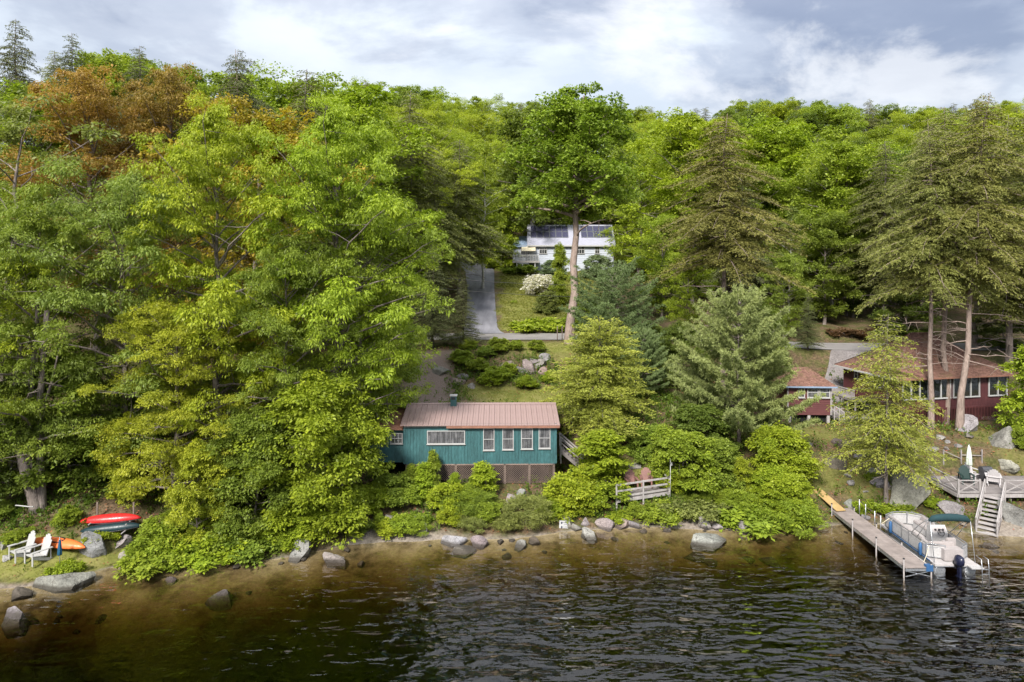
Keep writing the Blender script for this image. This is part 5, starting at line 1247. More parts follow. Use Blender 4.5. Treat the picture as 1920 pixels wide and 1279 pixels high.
def pontoon_boat():
    cx, y0 = 22.38, 34.45; L = 5.1; w = 2.15; hw = w / 2; dz = 0.46
    t = thing('pontoon_boat', 'white pontoon boat with folded dark green canopy moored at the dock', 'boat', (cx, y0, 0), R(-0.6))
    for sx in (-1, 1):
        x = sx * (hw - 0.32); rings = []
        for yy, r, zz in ((0.0, 0.24, 0.10), (0.05, 0.30, 0.10), (L - 0.7, 0.30, 0.10), (L - 0.25, 0.22, 0.17), (L + 0.12, 0.05, 0.30)):
            rings.append([(x + r * math.cos(a), yy, zz + r * math.sin(a)) for a in np.linspace(0, 2 * PI, 14, endpoint=False)])
        MB().loft(rings).build('pontoon', M['aluminium'], t)
    MB().box((0, L / 2 - 0.05, dz - 0.03), (w, L + 0.1, 0.09)).build('deck', M['boat_floor'], t)
    MB().box((0, L / 2 - 0.05, dz - 0.085), (w + 0.04, L + 0.14, 0.035)).build('deck_trim', M['aluminium'], t)
    # fences: panels under a tube rail, with a gap at the bow gate and the stern
    fh = 0.68; z0 = dz + 0.06
    def fence(a, b, stripe=True):
        a = Vector(a); b = Vector(b); c = (a + b) / 2; ln = (b - a).length; ang = math.atan2((b - a).y, (b - a).x)
        o = MB().box((c.x, c.y, z0 + fh / 2 - 0.02), (ln - 0.05, 0.025, fh - 0.12), ang).build('fence_panel', M['boat_white'], t)
        r = MB(); r.bar((a.x, a.y, z0 + fh), (b.x, b.y, z0 + fh), 0.045); r.bar((a.x, a.y, z0 + 0.03), (b.x, b.y, z0 + 0.03), 0.04)
        r.bar((a.x, a.y, z0 + fh - 0.16), (b.x, b.y, z0 + fh - 0.16), 0.03)
        for f in np.linspace(0, 1, max(2, int(ln / 0.9) + 1)): p = a.lerp(b, f); r.bar((p.x, p.y, z0), (p.x, p.y, z0 + fh), 0.038)
        r.build('rail', M['aluminium'], o)
    fence((-hw + .04, 0.75, 0), (-hw + .04, 2.3, 0)); fence((-hw + .04, 3.0, 0), (-hw + .04, L - 0.55, 0)); fence((hw - .04, 0.75, 0), (hw - .04, L - 0.55, 0))
    fence((-hw + .04, L - 0.5, 0), (-0.42, L - 0.06, 0)); fence((0.42, L - 0.06, 0), (hw - .04, L - 0.5, 0)); fence((-0.40, L - 0.05, 0), (0.40, L - 0.05, 0))
    fence((-hw + .04, 2.32, 0), (-hw + .04, 2.98, 0)); fence((-hw + 0.04, 0.72, 0), (-0.25, 0.42, 0)); fence((0.62, 0.42, 0), (hw - 0.04, 0.72, 0))
    # seats: bases with rounded cushions
    def seat(x, y, sx, sy, back=None, name='seat'):
        b = MB().box((x, y, z0 + 0.16), (sx, sy, 0.32)).build(name, M['boat_white'], t)
        def cush(c, s):
            bm = bmesh.new(); bmesh.ops.create_cube(bm, size=1.0); bmesh.ops.scale(bm, vec=s, verts=bm.verts); bmesh.ops.bevel(bm, geom=bm.edges[:], offset=min(s) * 0.28, segments=2, affect='EDGES')
            bmesh.ops.translate(bm, vec=c, verts=bm.verts); me = bpy.data.meshes.new('cushion'); bm.to_mesh(me); bm.free(); link('cushion', me, M['boat_vinyl'], b)
        cush((x, y, z0 + 0.38), (sx + 0.02, sy + 0.02, 0.14))
        if back == 'l': cush((x - sx / 2 + 0.06, y, z0 + 0.56), (0.14, sy, 0.34))
        if back == 'r': cush((x + sx / 2 - 0.06, y, z0 + 0.56), (0.14, sy, 0.34))
        if back == 's': cush((x, y - sy / 2 + 0.06, z0 + 0.56), (sx, 0.16, 0.36))
    seat(-hw + 0.38, L - 1.3, 0.55, 1.35, 'l', 'bench'); seat(hw - 0.38, L - 1.25, 0.55, 1.2, 'r', 'bench'); seat(-0.25, 1.0, 1.35, 0.55, 's', 'stern_bench'); seat(-hw + 0.38, 1.75, 0.52, 1.0, 'l', 'bench'); seat(0.55, 1.45, 0.5, 0.5, 's', 'helm_seat')
    MB().box((0.05, 0.45, z0 + 0.28), (0.95, 0.5, 0.56)).build('motor_box', M['boat_vinyl'], t)
    # console
    c = MB().prism([(2.15, z0), (2.75, z0), (2.70, z0 + 0.86), (2.42, z0 + 0.96), (2.15, z0 + 0.62)], 'x', 0.16, 0.96).build('console', M['boat_white'], t)
    MB().add([(0.22, 2.17, z0 + 0.67), (0.90, 2.17, z0 + 0.67), (0.90, 2.38, z0 + 0.935), (0.22, 2.38, z0 + 0.935)], [(0, 1, 2, 3)]).build('instrument_panel', M['boat_vinyl'], c)
    for k in range(3): MB().tube([(0.34 + k * 0.2, 2.22 + 0.02, z0 + 0.76), (0.34 + k * 0.2, 2.20, z0 + 0.79)], 0.055, 10).build('gauge', M['black_plastic'], c)
    ring = [(0.55 + 0.17 * math.cos(a), 2.06 + 0.08 * math.sin(a), z0 + 0.68 + 0.15 * math.sin(a)) for a in np.linspace(0, 2 * PI, 17)]
    MB().tube(ring, 0.018, 6, caps=False).bar((0.38, 2.06, z0 + 0.68), (0.72, 2.06, z0 + 0.68), 0.02).bar((0.55, 2.06, z0 + 0.68), (0.55, 2.2, z0 + 0.7), 0.03).build('steering_wheel', M['black_plastic'], c)
    MB().add([(0.18, 2.66, z0 + 0.90), (0.94, 2.66, z0 + 0.90), (0.90, 2.52, z0 + 1.16), (0.22, 2.52, z0 + 1.16)], [(0, 1, 2, 3)]).build('windscreen', M['glass'], c)
    # canopy folded up against its frame, over the stern
    def arch(y, z, bulge=0.10): return [(-hw + 0.06 + (w - 0.12) * f, y, z + bulge * math.sin(PI * f) - (0.10 if f in (0, 1) else 0)) for f in np.linspace(0, 1, 11)]
    cp = MB().tube(arch(0.50, 2.52), [0.09, 0.16, 0.175, 0.185, 0.18, 0.19, 0.18, 0.185, 0.175, 0.16, 0.09], 10).build('canopy', M['dark_canvas'], t)
    for sx in (-1, 1):
        x = sx * (hw - 0.05); fr = MB()
        fr.tube([(x, 2.1, z0 + fh), (x, 1.3, 1.95), (x, 0.62, 2.46)], 0.02, 6); fr.tube([(x, 1.55, z0 + fh), (x, 0.55, 2.44)], 0.018, 6); fr.tube([(x, 0.05, z0), (x, 0.42, 2.44)], 0.02, 6)
        fr.build('canopy_frame', M['aluminium'], cp)
    # blue fenders on the dock side
    for yy in (1.05, 3.9):
        f = MB().tube([(-hw - 0.07, yy, 0.42), (-hw - 0.075, yy, 0.50), (-hw - 0.075, yy, 1.02), (-hw - 0.06, yy, 1.10)], [0.04, 0.085, 0.085, 0.03], 10).build('fender', M['blue_fender'], t)
        MB().tube([(-hw - 0.05, yy, 1.08), (-hw + 0.02, yy, z0 + fh)], 0.012, 5).build('fender_line', M['white_paint'], f)
    MB().box((-hw - 0.018, 2.3, dz + 0.02), (0.03, 4.0, 0.05)).build('rub_rail', M['blue_fender'], t)
    for yy, dy in ((0.5, -0.5), (4.2, 0.6)): MB().tube([(-hw + 0.05, yy, 1.16), (-hw - 0.25, yy + dy * 0.5, 0.72), (-hw - 0.52, yy + dy, 0.55)], 0.016, 5).build('mooring_rope', M['cream_fabric'], t)
    # outboard motor
    ob = MB(); rings = []
    for zz, sx, sy, yo in ((0.52, 0.13, 0.16, 0.0), (0.60, 0.19, 0.27, 0.0), (0.80, 0.20, 0.30, -0.02), (0.95, 0.17, 0.26, -0.03), (1.02, 0.08, 0.14, -0.02)):
        rings.append([(-0.02 + sx * math.cos(a), -0.32 + yo + sy * math.sin(a), zz) for a in np.linspace(0, 2 * PI, 14, endpoint=False)])
    o = ob.loft(rings).build('outboard_motor', M['outboard_navy'], t)
    MB().prism([(-0.44, 0.55), (-0.22, 0.55), (-0.24, -0.15), (-0.30, -0.45), (-0.48, -0.45), (-0.42, -0.15)], 'x', -0.07, 0.03).build('leg', M['outboard_navy'], o)
    MB().box((-0.02, -0.10, 0.48), (0.26, 0.16, 0.34)).build('bracket', M['black_plastic'], o); MB().box((-0.02, -0.36, -0.02), (0.22, 0.36, 0.03)).build('plate', M['outboard_navy'], o)
    MB().tube([(-0.02, -0.48, -0.34), (-0.02, -0.62, -0.34)], [0.06, 0.02], 8).build('propeller_hub', M['black_plastic'], o)
    # boarding ladder and stern platform
    MB().box((hw - 0.25, -0.2, dz - 0.04), (0.62, 0.5, 0.06)).build('swim_platform', M['boat_white'], t)
    ld = MB()
    for sx in (0, 0.34): ld.tube([(hw - 0.05 + sx, -0.05, dz + 0.42), (hw - 0.05 + sx, -0.40, dz + 0.40), (hw - 0.05 + sx, -0.46, dz), (hw - 0.05 + sx, -0.48, -0.5)], 0.022, 6)
    for zz in (0.40, 0.16, -0.10, -0.34): ld.bar((hw - 0.05, -0.47, zz), (hw + 0.29, -0.47, zz), 0.035)
    ld.build('boarding_ladder', M['aluminium'], t)
pontoon_boat()

def xrail(mb, a, b, h=0.82, w=0.06, cross=True):
    a = Vector(a); b = Vector(b); up = Vector((0, 0, h)); lo = Vector((0, 0, 0.10))
    mb.bar(a + up, b + up, 0.09, 0.045); mb.bar(a + lo, b + lo, w, w)
    if cross: mb.bar(a + lo, b + up, w * 0.8, w * 0.8); mb.bar(b + lo + (a - b).normalized() * 0.0, a + up, w * 0.75, w * 0.75)
def shore_deck():
    z = 1.36; y0 = 42.0; x0 = 27.45; x1 = 34.5; dep = 3.4
    t = thing('shore_deck', 'weathered grey deck with cross-braced rails on the right bank', 'deck', (x0, y0, z), 0)
    n = 24; me = MB().box((0, 0, 0), (x1 - x0, dep / n - 0.012, 0.035)).mesh('deck_board', M['grey_wood'])
    for k in range(n): link('deck_board', me, None, t, ((x1 - x0) / 2, (k + .5) * dep / n, rnd.uniform(-.004, .004)))
    MB().box(((x1 - x0) / 2, -0.03, -0.11), (x1 - x0, 0.05, 0.20)).build('rim_board', M['white_rail'], t)
    MB().box((-0.03, dep / 2, -0.11), (0.05, dep, 0.20)).build('rim_board', M['white_rail'], t)
    for xx in (0.1, 2.0, 3.3, 5.2, 6.9):
        for yy in (0.15, dep - 0.2): MB().box((xx, yy, -0.95), (0.12, 0.12, 1.75)).build('support_post', M['grey_wood'], t)
    for a, b in ((0.02, 1.32), (2.9, 4.35), (4.35, 5.9), (5.9, 7.03)):
        m = MB(); xrail(m, (a, 0.02, 0), (b, 0.02, 0)); m.build('railing', M['white_rail'], t)
    m = MB(); xrail(m, (0.02, 0.05, 0), (0.02, dep * 0.5, 0)); m.build('railing', M['white_rail'], t); m = MB(); xrail(m, (0.02, dep * 0.5, 0), (0.02, dep, 0)); m.build('railing', M['white_rail'], t)
    for xx in (0.02, 1.34, 2.88, 4.35, 5.9): MB().box((xx, 0.02, 0.42), (0.10, 0.10, 0.98)).build('railing_post', M['white_rail'], t)
    # stairs down to the beach
    s = thing('beach_stairs', 'grey wooden stairs with white handrails from the right deck to the water', 'stairs', (0, 0, 0), 0)
    top = Vector((29.6, 41.85, z - 0.02)); bot = Vector((27.2, 39.15, 0.02)); d = (bot - top); dh = Vector((d.x, d.y, 0)).normalized(); sd = Vector((-dh.y, dh.x, 0)); n = 9
    ang = math.atan2(sd.y, sd.x)
    for k in range(n):
        p = top.lerp(bot, (k + 0.7) / n); MB().box(p, (1.0, 0.34, 0.045), ang).build('tread', M['white_rail'], s)
    for sx in (-1, 1):
        o = sd * (sx * 0.50); MB().bar(top + o + Vector((0, 0, -0.12)), bot + o + Vector((0, 0, -0.12)), 0.05, 0.26).build('stringer', M['grey_wood'], s)
        m = MB(); m.bar(top + o + Vector((0, 0, 0.85)), bot + o + Vector((0, 0, 0.80)), 0.06, 0.10); m.bar(top + o + Vector((0, 0, 0.42)), bot + o + Vector((0, 0, 0.40)), 0.04, 0.08)
        for f in (0.02, 0.5, 0.98): p = top.lerp(bot, f) + o; m.bar(p + Vector((0, 0, -0.3)), p + Vector((0, 0, 0.85)), 0.08)
        m.build('handrail', M['white_rail'], s)
    ps = thing('rail_posts', 'leaning pale rails and posts behind the right deck', 'railing', (29.2, 46.2, hz(29.2, 46.2)))
    for xx in (0, 1.2, 2.6): MB().bar((xx, 0, -0.3), (xx + 0.03, 0.05, 0.95), 0.07).build('post', M['grey_rail'], ps)
    MB().bar((0, 0.02, 0.9), (1.2, 0.02, 0.35), 0.05).bar((1.2, 0.03, 0.6), (2.6, 0.03, 0.55), 0.05).build('rail', M['grey_rail'], ps)
shore_deck()

def adirondack(name, label, x, y, rz, mat, z=None, scale=1.0, group=None, cat='chair'):
    """faces -y before rotation"""
    t = thing(name, label, cat, (x, y, hz(x, y) if z is None else z), rz, group, scale)
    w = 0.56
    for k in range(6): MB().bar((-w / 2, -0.28 + k * 0.10, 0.37 - k * 0.025), (w / 2, -0.28 + k * 0.10, 0.37 - k * 0.025), 0.094, 0.022, (0, 0, 1)).build('seat_slat', M[mat], t)
    for k in range(6):
        x0 = (k - 2.5) * 0.095; hh = 0.80 - 0.030 * (k - 2.5) ** 2
        MB().bar((x0 * 0.9, 0.24, 0.24), (x0 * 1.12, 0.24 + hh * 0.30, 0.24 + hh * 1.0), 0.105, 0.022, (0, 1, 0)).build('back_slat', M[mat], t)
    MB().bar((-w / 2, 0.38, 0.56), (w / 2, 0.38, 0.56), 0.03, 0.07).build('back_brace', M[mat], t)
    for sx in (-1, 1):
        MB().box((sx * 0.35, 0.02, 0.57), (0.14, 0.80, 0.025)).build('armrest', M[mat], t)
        MB().bar((sx * 0.31, -0.33, 0), (sx * 0.31, -0.33, 0.56), 0.09, 0.03).build('leg', M[mat], t)
        MB().bar((sx * 0.29, -0.33, 0.33), (sx * 0.29, 0.56, 0.0), 0.028, 0.12).build('leg', M[mat], t)
        MB().bar((sx * 0.33, 0.36, 0.12), (sx * 0.33, 0.36, 0.56), 0.06, 0.03).build('arm_support', M[mat], t)
    return t
adirondack('adirondack_chair', 'white slatted garden chair nearest the picture edge, left of its twin', X(40, 35.0), 35.0, R(-34), 'white_plastic', scale=1.2)
adirondack('adirondack_chair', 'white slatted garden chair beside the orange kayak, right of its twin', X(70, 34.75), 34.75, R(-30), 'white_plastic', scale=1.2)
adirondack('adirondack_chair', 'faded red garden chair behind the lakeside rail, left of two', X(1184, 43.3), 43.3, R(6), 'faded_red_chair', z=1.30)
adirondack('adirondack_chair', 'faded red garden chair behind the lakeside rail, right of two', X(1212, 43.6), 43.6, R(-8), 'faded_red_chair', z=1.32)
adirondack('adirondack_chair', 'dark green garden chair at the left end of the right deck', X(1812, 43.9), 43.9, R(-15), 'dark_green_chair', z=1.38)
adirondack('adirondack_chair', 'pale grey garden chair at the head of the beach stairs', X(1862, 43.7), 43.7, R(150), 'pale_grey_chair', z=1.38, scale=1.05)
adirondack('adirondack_chair', 'pale grey garden chair on the right deck behind the green one', X(1826, 44.8), 44.8, R(20), 'pale_grey_chair', z=1.38)
def furled_umbrella(label, x, y, z, h, mat, r=0.14, pole='aluminium'):
    t = thing('furled_umbrella', label, 'umbrella', (x, y, z))
    MB().tube([(0, 0, -0.2), (0, 0, h)], 0.022, 8).build('pole', M[pole], t)
    rings = []
    for f, rr in ((0.42, 0.75), (0.45, 1.0), (0.6, 0.9), (0.8, 0.7), (0.95, 0.4), (1.0, 0.1)):
        rings.append([(r * rr * (1 + 0.22 * math.cos(6 * a)) * math.cos(a), r * rr * (1 + 0.22 * math.cos(6 * a)) * math.sin(a), h * f) for a in np.linspace(0, 2 * PI, 24, endpoint=False)])
    MB().loft(rings).build('canopy', M[mat], t); MB().tube([(0, 0, h), (0, 0, h + 0.08)], [0.03, 0.01], 8).build('finial', M[pole], t)
    MB().tube([(0, 0, h * 0.62), (0, 0, h * 0.64)], r * 1.0, 12).build('strap', M[mat], t)
    return t
furled_umbrella('blue furled umbrella standing in front of the orange kayak', X(112, 34.5), 34.5, hz(X(112, 34.5), 34.5), 1.45, 'teal_fabric', 0.10)
u = furled_umbrella('pale furled patio umbrella behind the dark green chair', X(1817, 44.6), 44.6, 1.38, 2.25, 'pale_fabric', 0.17)
MB().tube([(0, 0, 0), (0, 0, 0.10)], 0.26, 16).build('base', M['concrete'], u)
g = thing('gas_grill', 'grey lidded grill on the right deck beside the stairs', 'grill', (X(1848, 44.4), 44.4, 1.38), R(5))
MB().box((0, 0, 0.38), (0.62, 0.45, 0.5)).build('cabinet', M['steel_dark'], g); MB().prism([(-0.24, 0.64), (0.24, 0.64), (0.24, 0.80), (0.10, 0.92), (-0.12, 0.92), (-0.24, 0.80)], 'x', -0.33, 0.33).build('lid', M['steel_dark'], g)
MB().bar((-0.25, -0.28, 0.76), (0.25, -0.28, 0.76), 0.03).build('handle', M['aluminium'], g)
for sx in (-1, 1): MB().box((sx * 0.26, 0, 0.065), (0.05, 0.4, 0.13)).build('leg', M['black_plastic'], g)

def hull(label, name, x, y, z, rz, L, w, h, mat, cat='canoe', flip=True, tilt=0.0, pitch=0.0, cockpit=False):
    t = thing(name, label, cat, (x, y, z), rz); t.rotation_euler = (tilt, pitch, rz)
    rings = []
    for f in np.linspace(-1, 1, 19):
        k = max(0.03, (1 - abs(f) ** 2.3)); ww = w / 2 * k ** 0.75; sheer = 0.10 * abs(f) ** 3 * (1 if not flip else -0.6); r = []
        for a in np.linspace(0, PI if not cockpit else 2 * PI, 13, endpoint=not cockpit):
            r.append((f * L / 2, ww * math.cos(a), (1 if flip else -1) * (h * k ** 0.5 if math.sin(a) > 0 or not cockpit else h * 0.45 * k ** 0.5) * math.sin(a) + sheer))
        rings.append(r)
    m = MB().loft(rings, closed=cockpit, caps=cockpit); o = m.build('hull', M[mat], t)
    md = o.modifiers.new('thick', 'SOLIDIFY'); md.thickness = 0.018 if not cockpit else 0.004
    if not cockpit:
        for sy in (-1, 1):
            pts = [(f * L / 2, sy * w / 2 * max(0.03, (1 - abs(f) ** 2.3)) ** 0.75, 0.10 * abs(f) ** 3 * (-0.6 if flip else 1)) for f in np.linspace(-1, 1, 19)]
            MB().tube(pts, 0.022, 6).build('gunwale', M['black_plastic'], t)
        for f in (-0.45, 0.1, 0.5): MB().box((f * L / 2, 0, 0.02), (0.16, w * 0.8, 0.03)).build('thwart', M['old_wood'], t)
    else:
        ring = [(0.05 + 0.42 * math.cos(a), w * 0.30 * math.sin(a), h * 0.985 - 0.045 * abs(math.sin(a))) for a in np.linspace(0, 2 * PI, 21)]
        MB().tube(ring, 0.028, 6, caps=False).build('cockpit_rim', M['black_plastic'], t)
        MB().loft([[(0.05 + s_ * 0.40 * math.cos(a), s_ * w * 0.28 * math.sin(a), h * 0.985 - 0.03 * abs(math.sin(a)) - 0.002) for a in np.linspace(0, 2 * PI, 20, endpoint=False)] for s_ in (1.0, 0.05)], caps=False).build('cockpit', M['painted_shade'], t)  # black disc paints the dark inside of the cockpit
    return t
hull('glossy red canoe lying overturned on the upper rack bar', 'canoe', X(206, 37.3), 37.3, Z(974, 37.3), R(5), 3.3, 0.66, 0.29, 'red_hull', pitch=R(-2.5), tilt=R(14))
hull('dark green canoe lying overturned below the red one', 'canoe', X(208, 36.9), 36.85, Z(990, 36.9), R(7), 3.2, 0.64, 0.28, 'green_hull', pitch=R(-4), tilt=R(14))
rk = thing('canoe_rack', 'rough pole rack carrying the red and dark green canoes', 'rack', (X(206, 37.1), 37.1, hz(X(206, 37.1), 37.1)))
for sx in (-0.95, 1.05):
    MB().tube([(sx, 0.45, -0.4), (sx, 0.45, 1.3)], 0.05, 7).build('post', M['old_wood'], rk)
    zt_ = Z(974, 37.3) - rk.location.z; zl_ = Z(990, 36.9) - rk.location.z
    MB().tube([(sx, 0.6, zt_ - 0.06), (sx, -0.35, zt_ - 0.08)], 0.035, 7).tube([(sx, 0.5, zl_ - 0.05), (sx, -0.75, zl_ - 0.09)], 0.035, 7).build('arm', M['grey_rail'], rk)
hull('orange kayak lying on the grass behind the white chairs', 'kayak', X(108, 35.6), 35.6, hz(X(108, 35.6), 35.6) + 0.16, R(-14), 3.5, 0.72, 0.26, 'orange_hull', 'kayak', cockpit=True, tilt=R(12))
t_ = thing('white_pole', 'thin white pole fixed across the leaning grey trunks', 'pole', (X(46, 37.1), 37.1, Z(949, 37.1)), R(-4)); MB().tube([(-0.48, 0, 0.03), (0.48, 0, -0.04)], 0.03, 8).build('rod', M['white_paint'], t_)
for sx in (-0.49, 0.49): MB().tube([(sx - 0.02, 0, -0.04 * sx), (sx + 0.02, 0, -0.04 * sx)], 0.04, 8).build('end_cap', M['white_plastic'], t_)
# the pair of grey trunks at the left: two stems of one old oak
t_ = thing('grey_trunk', 'leaning thick grey oak trunk left of its thinner neighbour', 'tree', (X(66, 37.9), 37.9, hz(X(66, 37.9), 37.9)))
MB().tube([(0.12, 0, -0.5), (0.02, 0, 0.3), (-0.45, 0.05, 1.7), (-0.95, 0.1, 3.4), (-1.3, 0.3, 6), (-1.2, 0.6, 10)], [0.42, 0.33, 0.29, 0.26, 0.22, 0.16], 10).build('trunk', M['bark_grey'], t_)
MB().tube([(-0.95, 0.1, 3.3), (-1.9, -0.2, 5.4), (-2.6, -0.3, 8)], [0.14, 0.10, 0.06], 7).build('limb', M['bark_grey'], t_)
t_ = thing('grey_trunk', 'straight thinner grey oak trunk right of the leaning one', 'tree', (X(80, 38.0), 38.0, hz(X(80, 38.0), 38.0)))
MB().tube([(0, 0, -0.5), (-0.02, 0, 0.4), (-0.15, 0.05, 2.5), (-0.2, 0.1, 6), (0.1, 0.2, 11)], [0.30, 0.22, 0.20, 0.18, 0.12], 10).build('trunk', M['bark_grey'], t_)
MB().tube([(-0.2, 0.1, 5.0), (0.7, -0.3, 7.0), (1.2, -0.4, 9)], [0.10, 0.07, 0.04], 7).build('limb', M['bark_grey'], t_)

def lakeside_deck():
    A = Vector((X(1156, 41.5), 41.5, 1.20)); B = Vector((X(1255, 42.7), 42.7, 1.28)); Cc = Vector((X(1229, 44.4), 44.4, 1.32))
    t = thing('lakeside_deck', 'small grey deck with pale three-bar rail at the middle of the shore', 'deck', A)
    ax = (B - A); u = ax.normalized(); bk = (Cc - B); ln = ax.length; v = Vector((bk.x, bk.y, 0)).normalized()
    n = 9; wd = 1.25 / n
    for k in range(n):
        p = v * (wd * (k + .5)); MB().bar(p + Vector((0, 0, -0.03)), p + ax + Vector((0, 0, -0.03)), wd - 0.012, 0.035).build('deck_board', M['grey_wood'], t)
    MB().bar(Vector((0, 0, -0.12)) - u * 0.02, ax + Vector((0, 0, -0.12)), 0.05, 0.18).build('rim_board', M['white_rail'], t)
    m = MB()
    for h in (0.86, 0.48, 0.14): m.bar(Vector((0, 0, h)), ax + Vector((0, 0, h)), 0.045, 0.10, (0, 0, 1))
    m.build('rail', M['white_rail'], t); m = MB()
    for h in (0.86, 0.48, 0.14): m.bar(ax + Vector((0, 0, h)), ax + bk + Vector((0, 0, h)), 0.045, 0.10, (0, 0, 1))
    m.build('rail', M['white_rail'], t)
    for p in (Vector(), ax * 0.5, ax, ax + bk * 0.5, ax + bk): MB().box(p + Vector((0, 0.02, 0.10)), (0.09, 0.09, 1.65)).build('post', M['white_rail'], t)
    for p in (v * 1.1, ax * 0.5 + v * 1.1): MB().box(p + Vector((0, 0, -0.5)), (0.09, 0.09, 0.9)).build('post', M['grey_wood'], t)
    pl = thing('lamp_pole', 'slim white pole with small lamp beside the lakeside deck', 'lamp', (X(1257, 42.5), 42.5, 1.1))
    MB().tube([(0, 0, -0.3), (0, 0, 2.35)], 0.022, 8).build('pole', M['white_paint'], pl); MB().box((-0.05, 0, 2.30), (0.16, 0.10, 0.07)).build('lamp_arm', M['white_paint'], pl); MB().box((0.04, -0.02, 1.95), (0.12, 0.10, 0.16)).build('junction_box', M['white_plastic'], pl)
    for i, (px, d, w_, lab) in enumerate(((1189, 45.4, 0.8, 'flat pale stone step on the grass, left of two above the lakeside deck'), (1217, 45.0, 0.7, 'flat pale stone step on the grass, right of two above the lakeside deck'))):
        s_ = thing('stone_step', lab, 'step', (X(px, d), d, hz(X(px, d), d)), R(8 - 20 * i))
        bm = bmesh.new(); bmesh.ops.create_cube(bm, size=1.0); bmesh.ops.scale(bm, vec=(w_, 0.55, 0.26), verts=bm.verts); bmesh.ops.bevel(bm, geom=bm.edges[:], offset=0.03, segments=2, affect='EDGES'); me = bpy.data.meshes.new('slab'); bm.to_mesh(me); bm.free()
        o = link('slab', me, M['concrete'], s_, (0, 0, 0.06))
lakeside_deck()

def sign():
    t = thing('lake_sign', 'small white sign with blurred dark lettering standing at the waterline', 'sign', (X(1058, 39.9), 39.9, 0.0), R(3))
    w, h = 0.60, 0.56; z = Z(986, 39.9) + 0.02
    b = MB().box((0, 0, z), (w, 0.025, h), Matrix.Rotation(R(3), 3, 'Y')).build('board', M['sign_white'], t)
    for sx in (-1, 1): MB().box((sx * 0.24, 0.035, (z + h / 2 - 0.3) / 2), (0.045, 0.045, z + h / 2 + 0.3)).build('stake', M['old_wood'], t)
    # the illegible rows of lettering and the round emblem, as dark ink marks
    m = MB(); r = random.Random(3)
    for row, hh, x0 in ((0.19, 0.055, -0.14), (0.07, 0.05, 0.0)):
        x = x0
        while x < 0.24: m.box((x, -0.0145, z + row), (0.024, 0.002, hh)); x += 0.055 if r.random() < 0.8 else 0.085
    m.box((-0.19, -0.0145, z + 0.19), (0.02, 0.002, 0.06)); m.box((-0.155, -0.0145, z + 0.16), (0.09, 0.002, 0.13))
    for row in (-0.06, -0.12, -0.2): m.box((0.14, -0.0145, z + row), (0.22, 0.002, 0.012))
    m.box((-0.02, -0.0145, z - 0.10), (0.014, 0.002, 0.2))
    m.build('lettering', M['sign_ink'], b)
    MB().prism([(-0.15 + 0.05 * math.cos(a), z - 0.09 + 0.075 * math.sin(a)) for a in np.linspace(0, 2 * PI, 14, endpoint=False)], 'y', -0.0155, -0.0135).build('emblem', M['sign_ink'], b)
sign()

# cabin side stairs
t = thing('cabin_stairs', 'weathered wooden stairs with sloping rail at the right end of the cabin', 'stairs', (X(1047, 44.6), 44.6, Z(868, 44.6)))
a, b = Vector((0.15, 0.4, 0.9)), Vector((1.5, -0.3, -0.1))
for k in range(6): MB().box(a.lerp(b, (k + .5) / 6), (0.30, 0.95, 0.045)).build('tread', M['grey_wood'], t)
for dy in (-0.5, 0.5):
    m = MB(); o = Vector((0, dy, 0)); m.bar(a + o + Vector((0, 0, 0.8)), b + o + Vector((0, 0, 0.8)), 0.06, 0.08); m.bar(a + o + Vector((0, 0, 0.45)), b + o + Vector((0, 0, 0.45)), 0.04, 0.06); m.bar(b + o + Vector((0, 0, -0.9)), b + o + Vector((0, 0, 0.9)), 0.09)
    m.bar(a + o + Vector((0, 0, -0.9)), a + o + Vector((0, 0, 0.85)), 0.09); m.build('handrail', M['grey_rail'], t); MB().bar(a + o + Vector((0, 0, -0.1)), b + o + Vector((0, 0, -0.1)), 0.05, 0.22).build('stringer', M['grey_wood'], t)
# overhead cables and roadside posts
for k, (p0, p1, lab) in enumerate((((-22, 73, 15.6), (14, 66, 13.2), 'upper black overhead cable crossing the driveway'), ((-22, 73.2, 14.6), (14, 66.2, 12.0), 'lower black overhead cable crossing the driveway'), ((-22, 72.6, 18.6), (14, 82, 16.4), 'faint high overhead cable above the driveway'))):
    t = thing('overhead_cable', lab, 'cable', p0); q = Vector(p1) - Vector(p0)
    MB().tube([q * f + Vector((0, 0, -0.9 * 4 * f * (1 - f))) for f in np.linspace(0, 1, 17)], 0.022 if k < 2 else 0.014, 5).build('strand', M['cable_black'], t)
for px, d, lab in ((1045, 64.2, 'thin dark roadside post left of the tall bare trunk'), (1054, 64.5, 'thin dark roadside post nearest the tall bare trunk')):
    t = thing('roadside_post', lab, 'post', (X(px, d), d, hz(X(px, d), d)), 0); MB().tube([(0, 0, -0.3), (0, 0, 1.35)], 0.045, 7).build('shaft', M['old_wood'], t); MB().tube([(0, 0, 1.35), (0, 0, 1.41)], 0.055, 7).build('cap', M['steel_dark'], t)

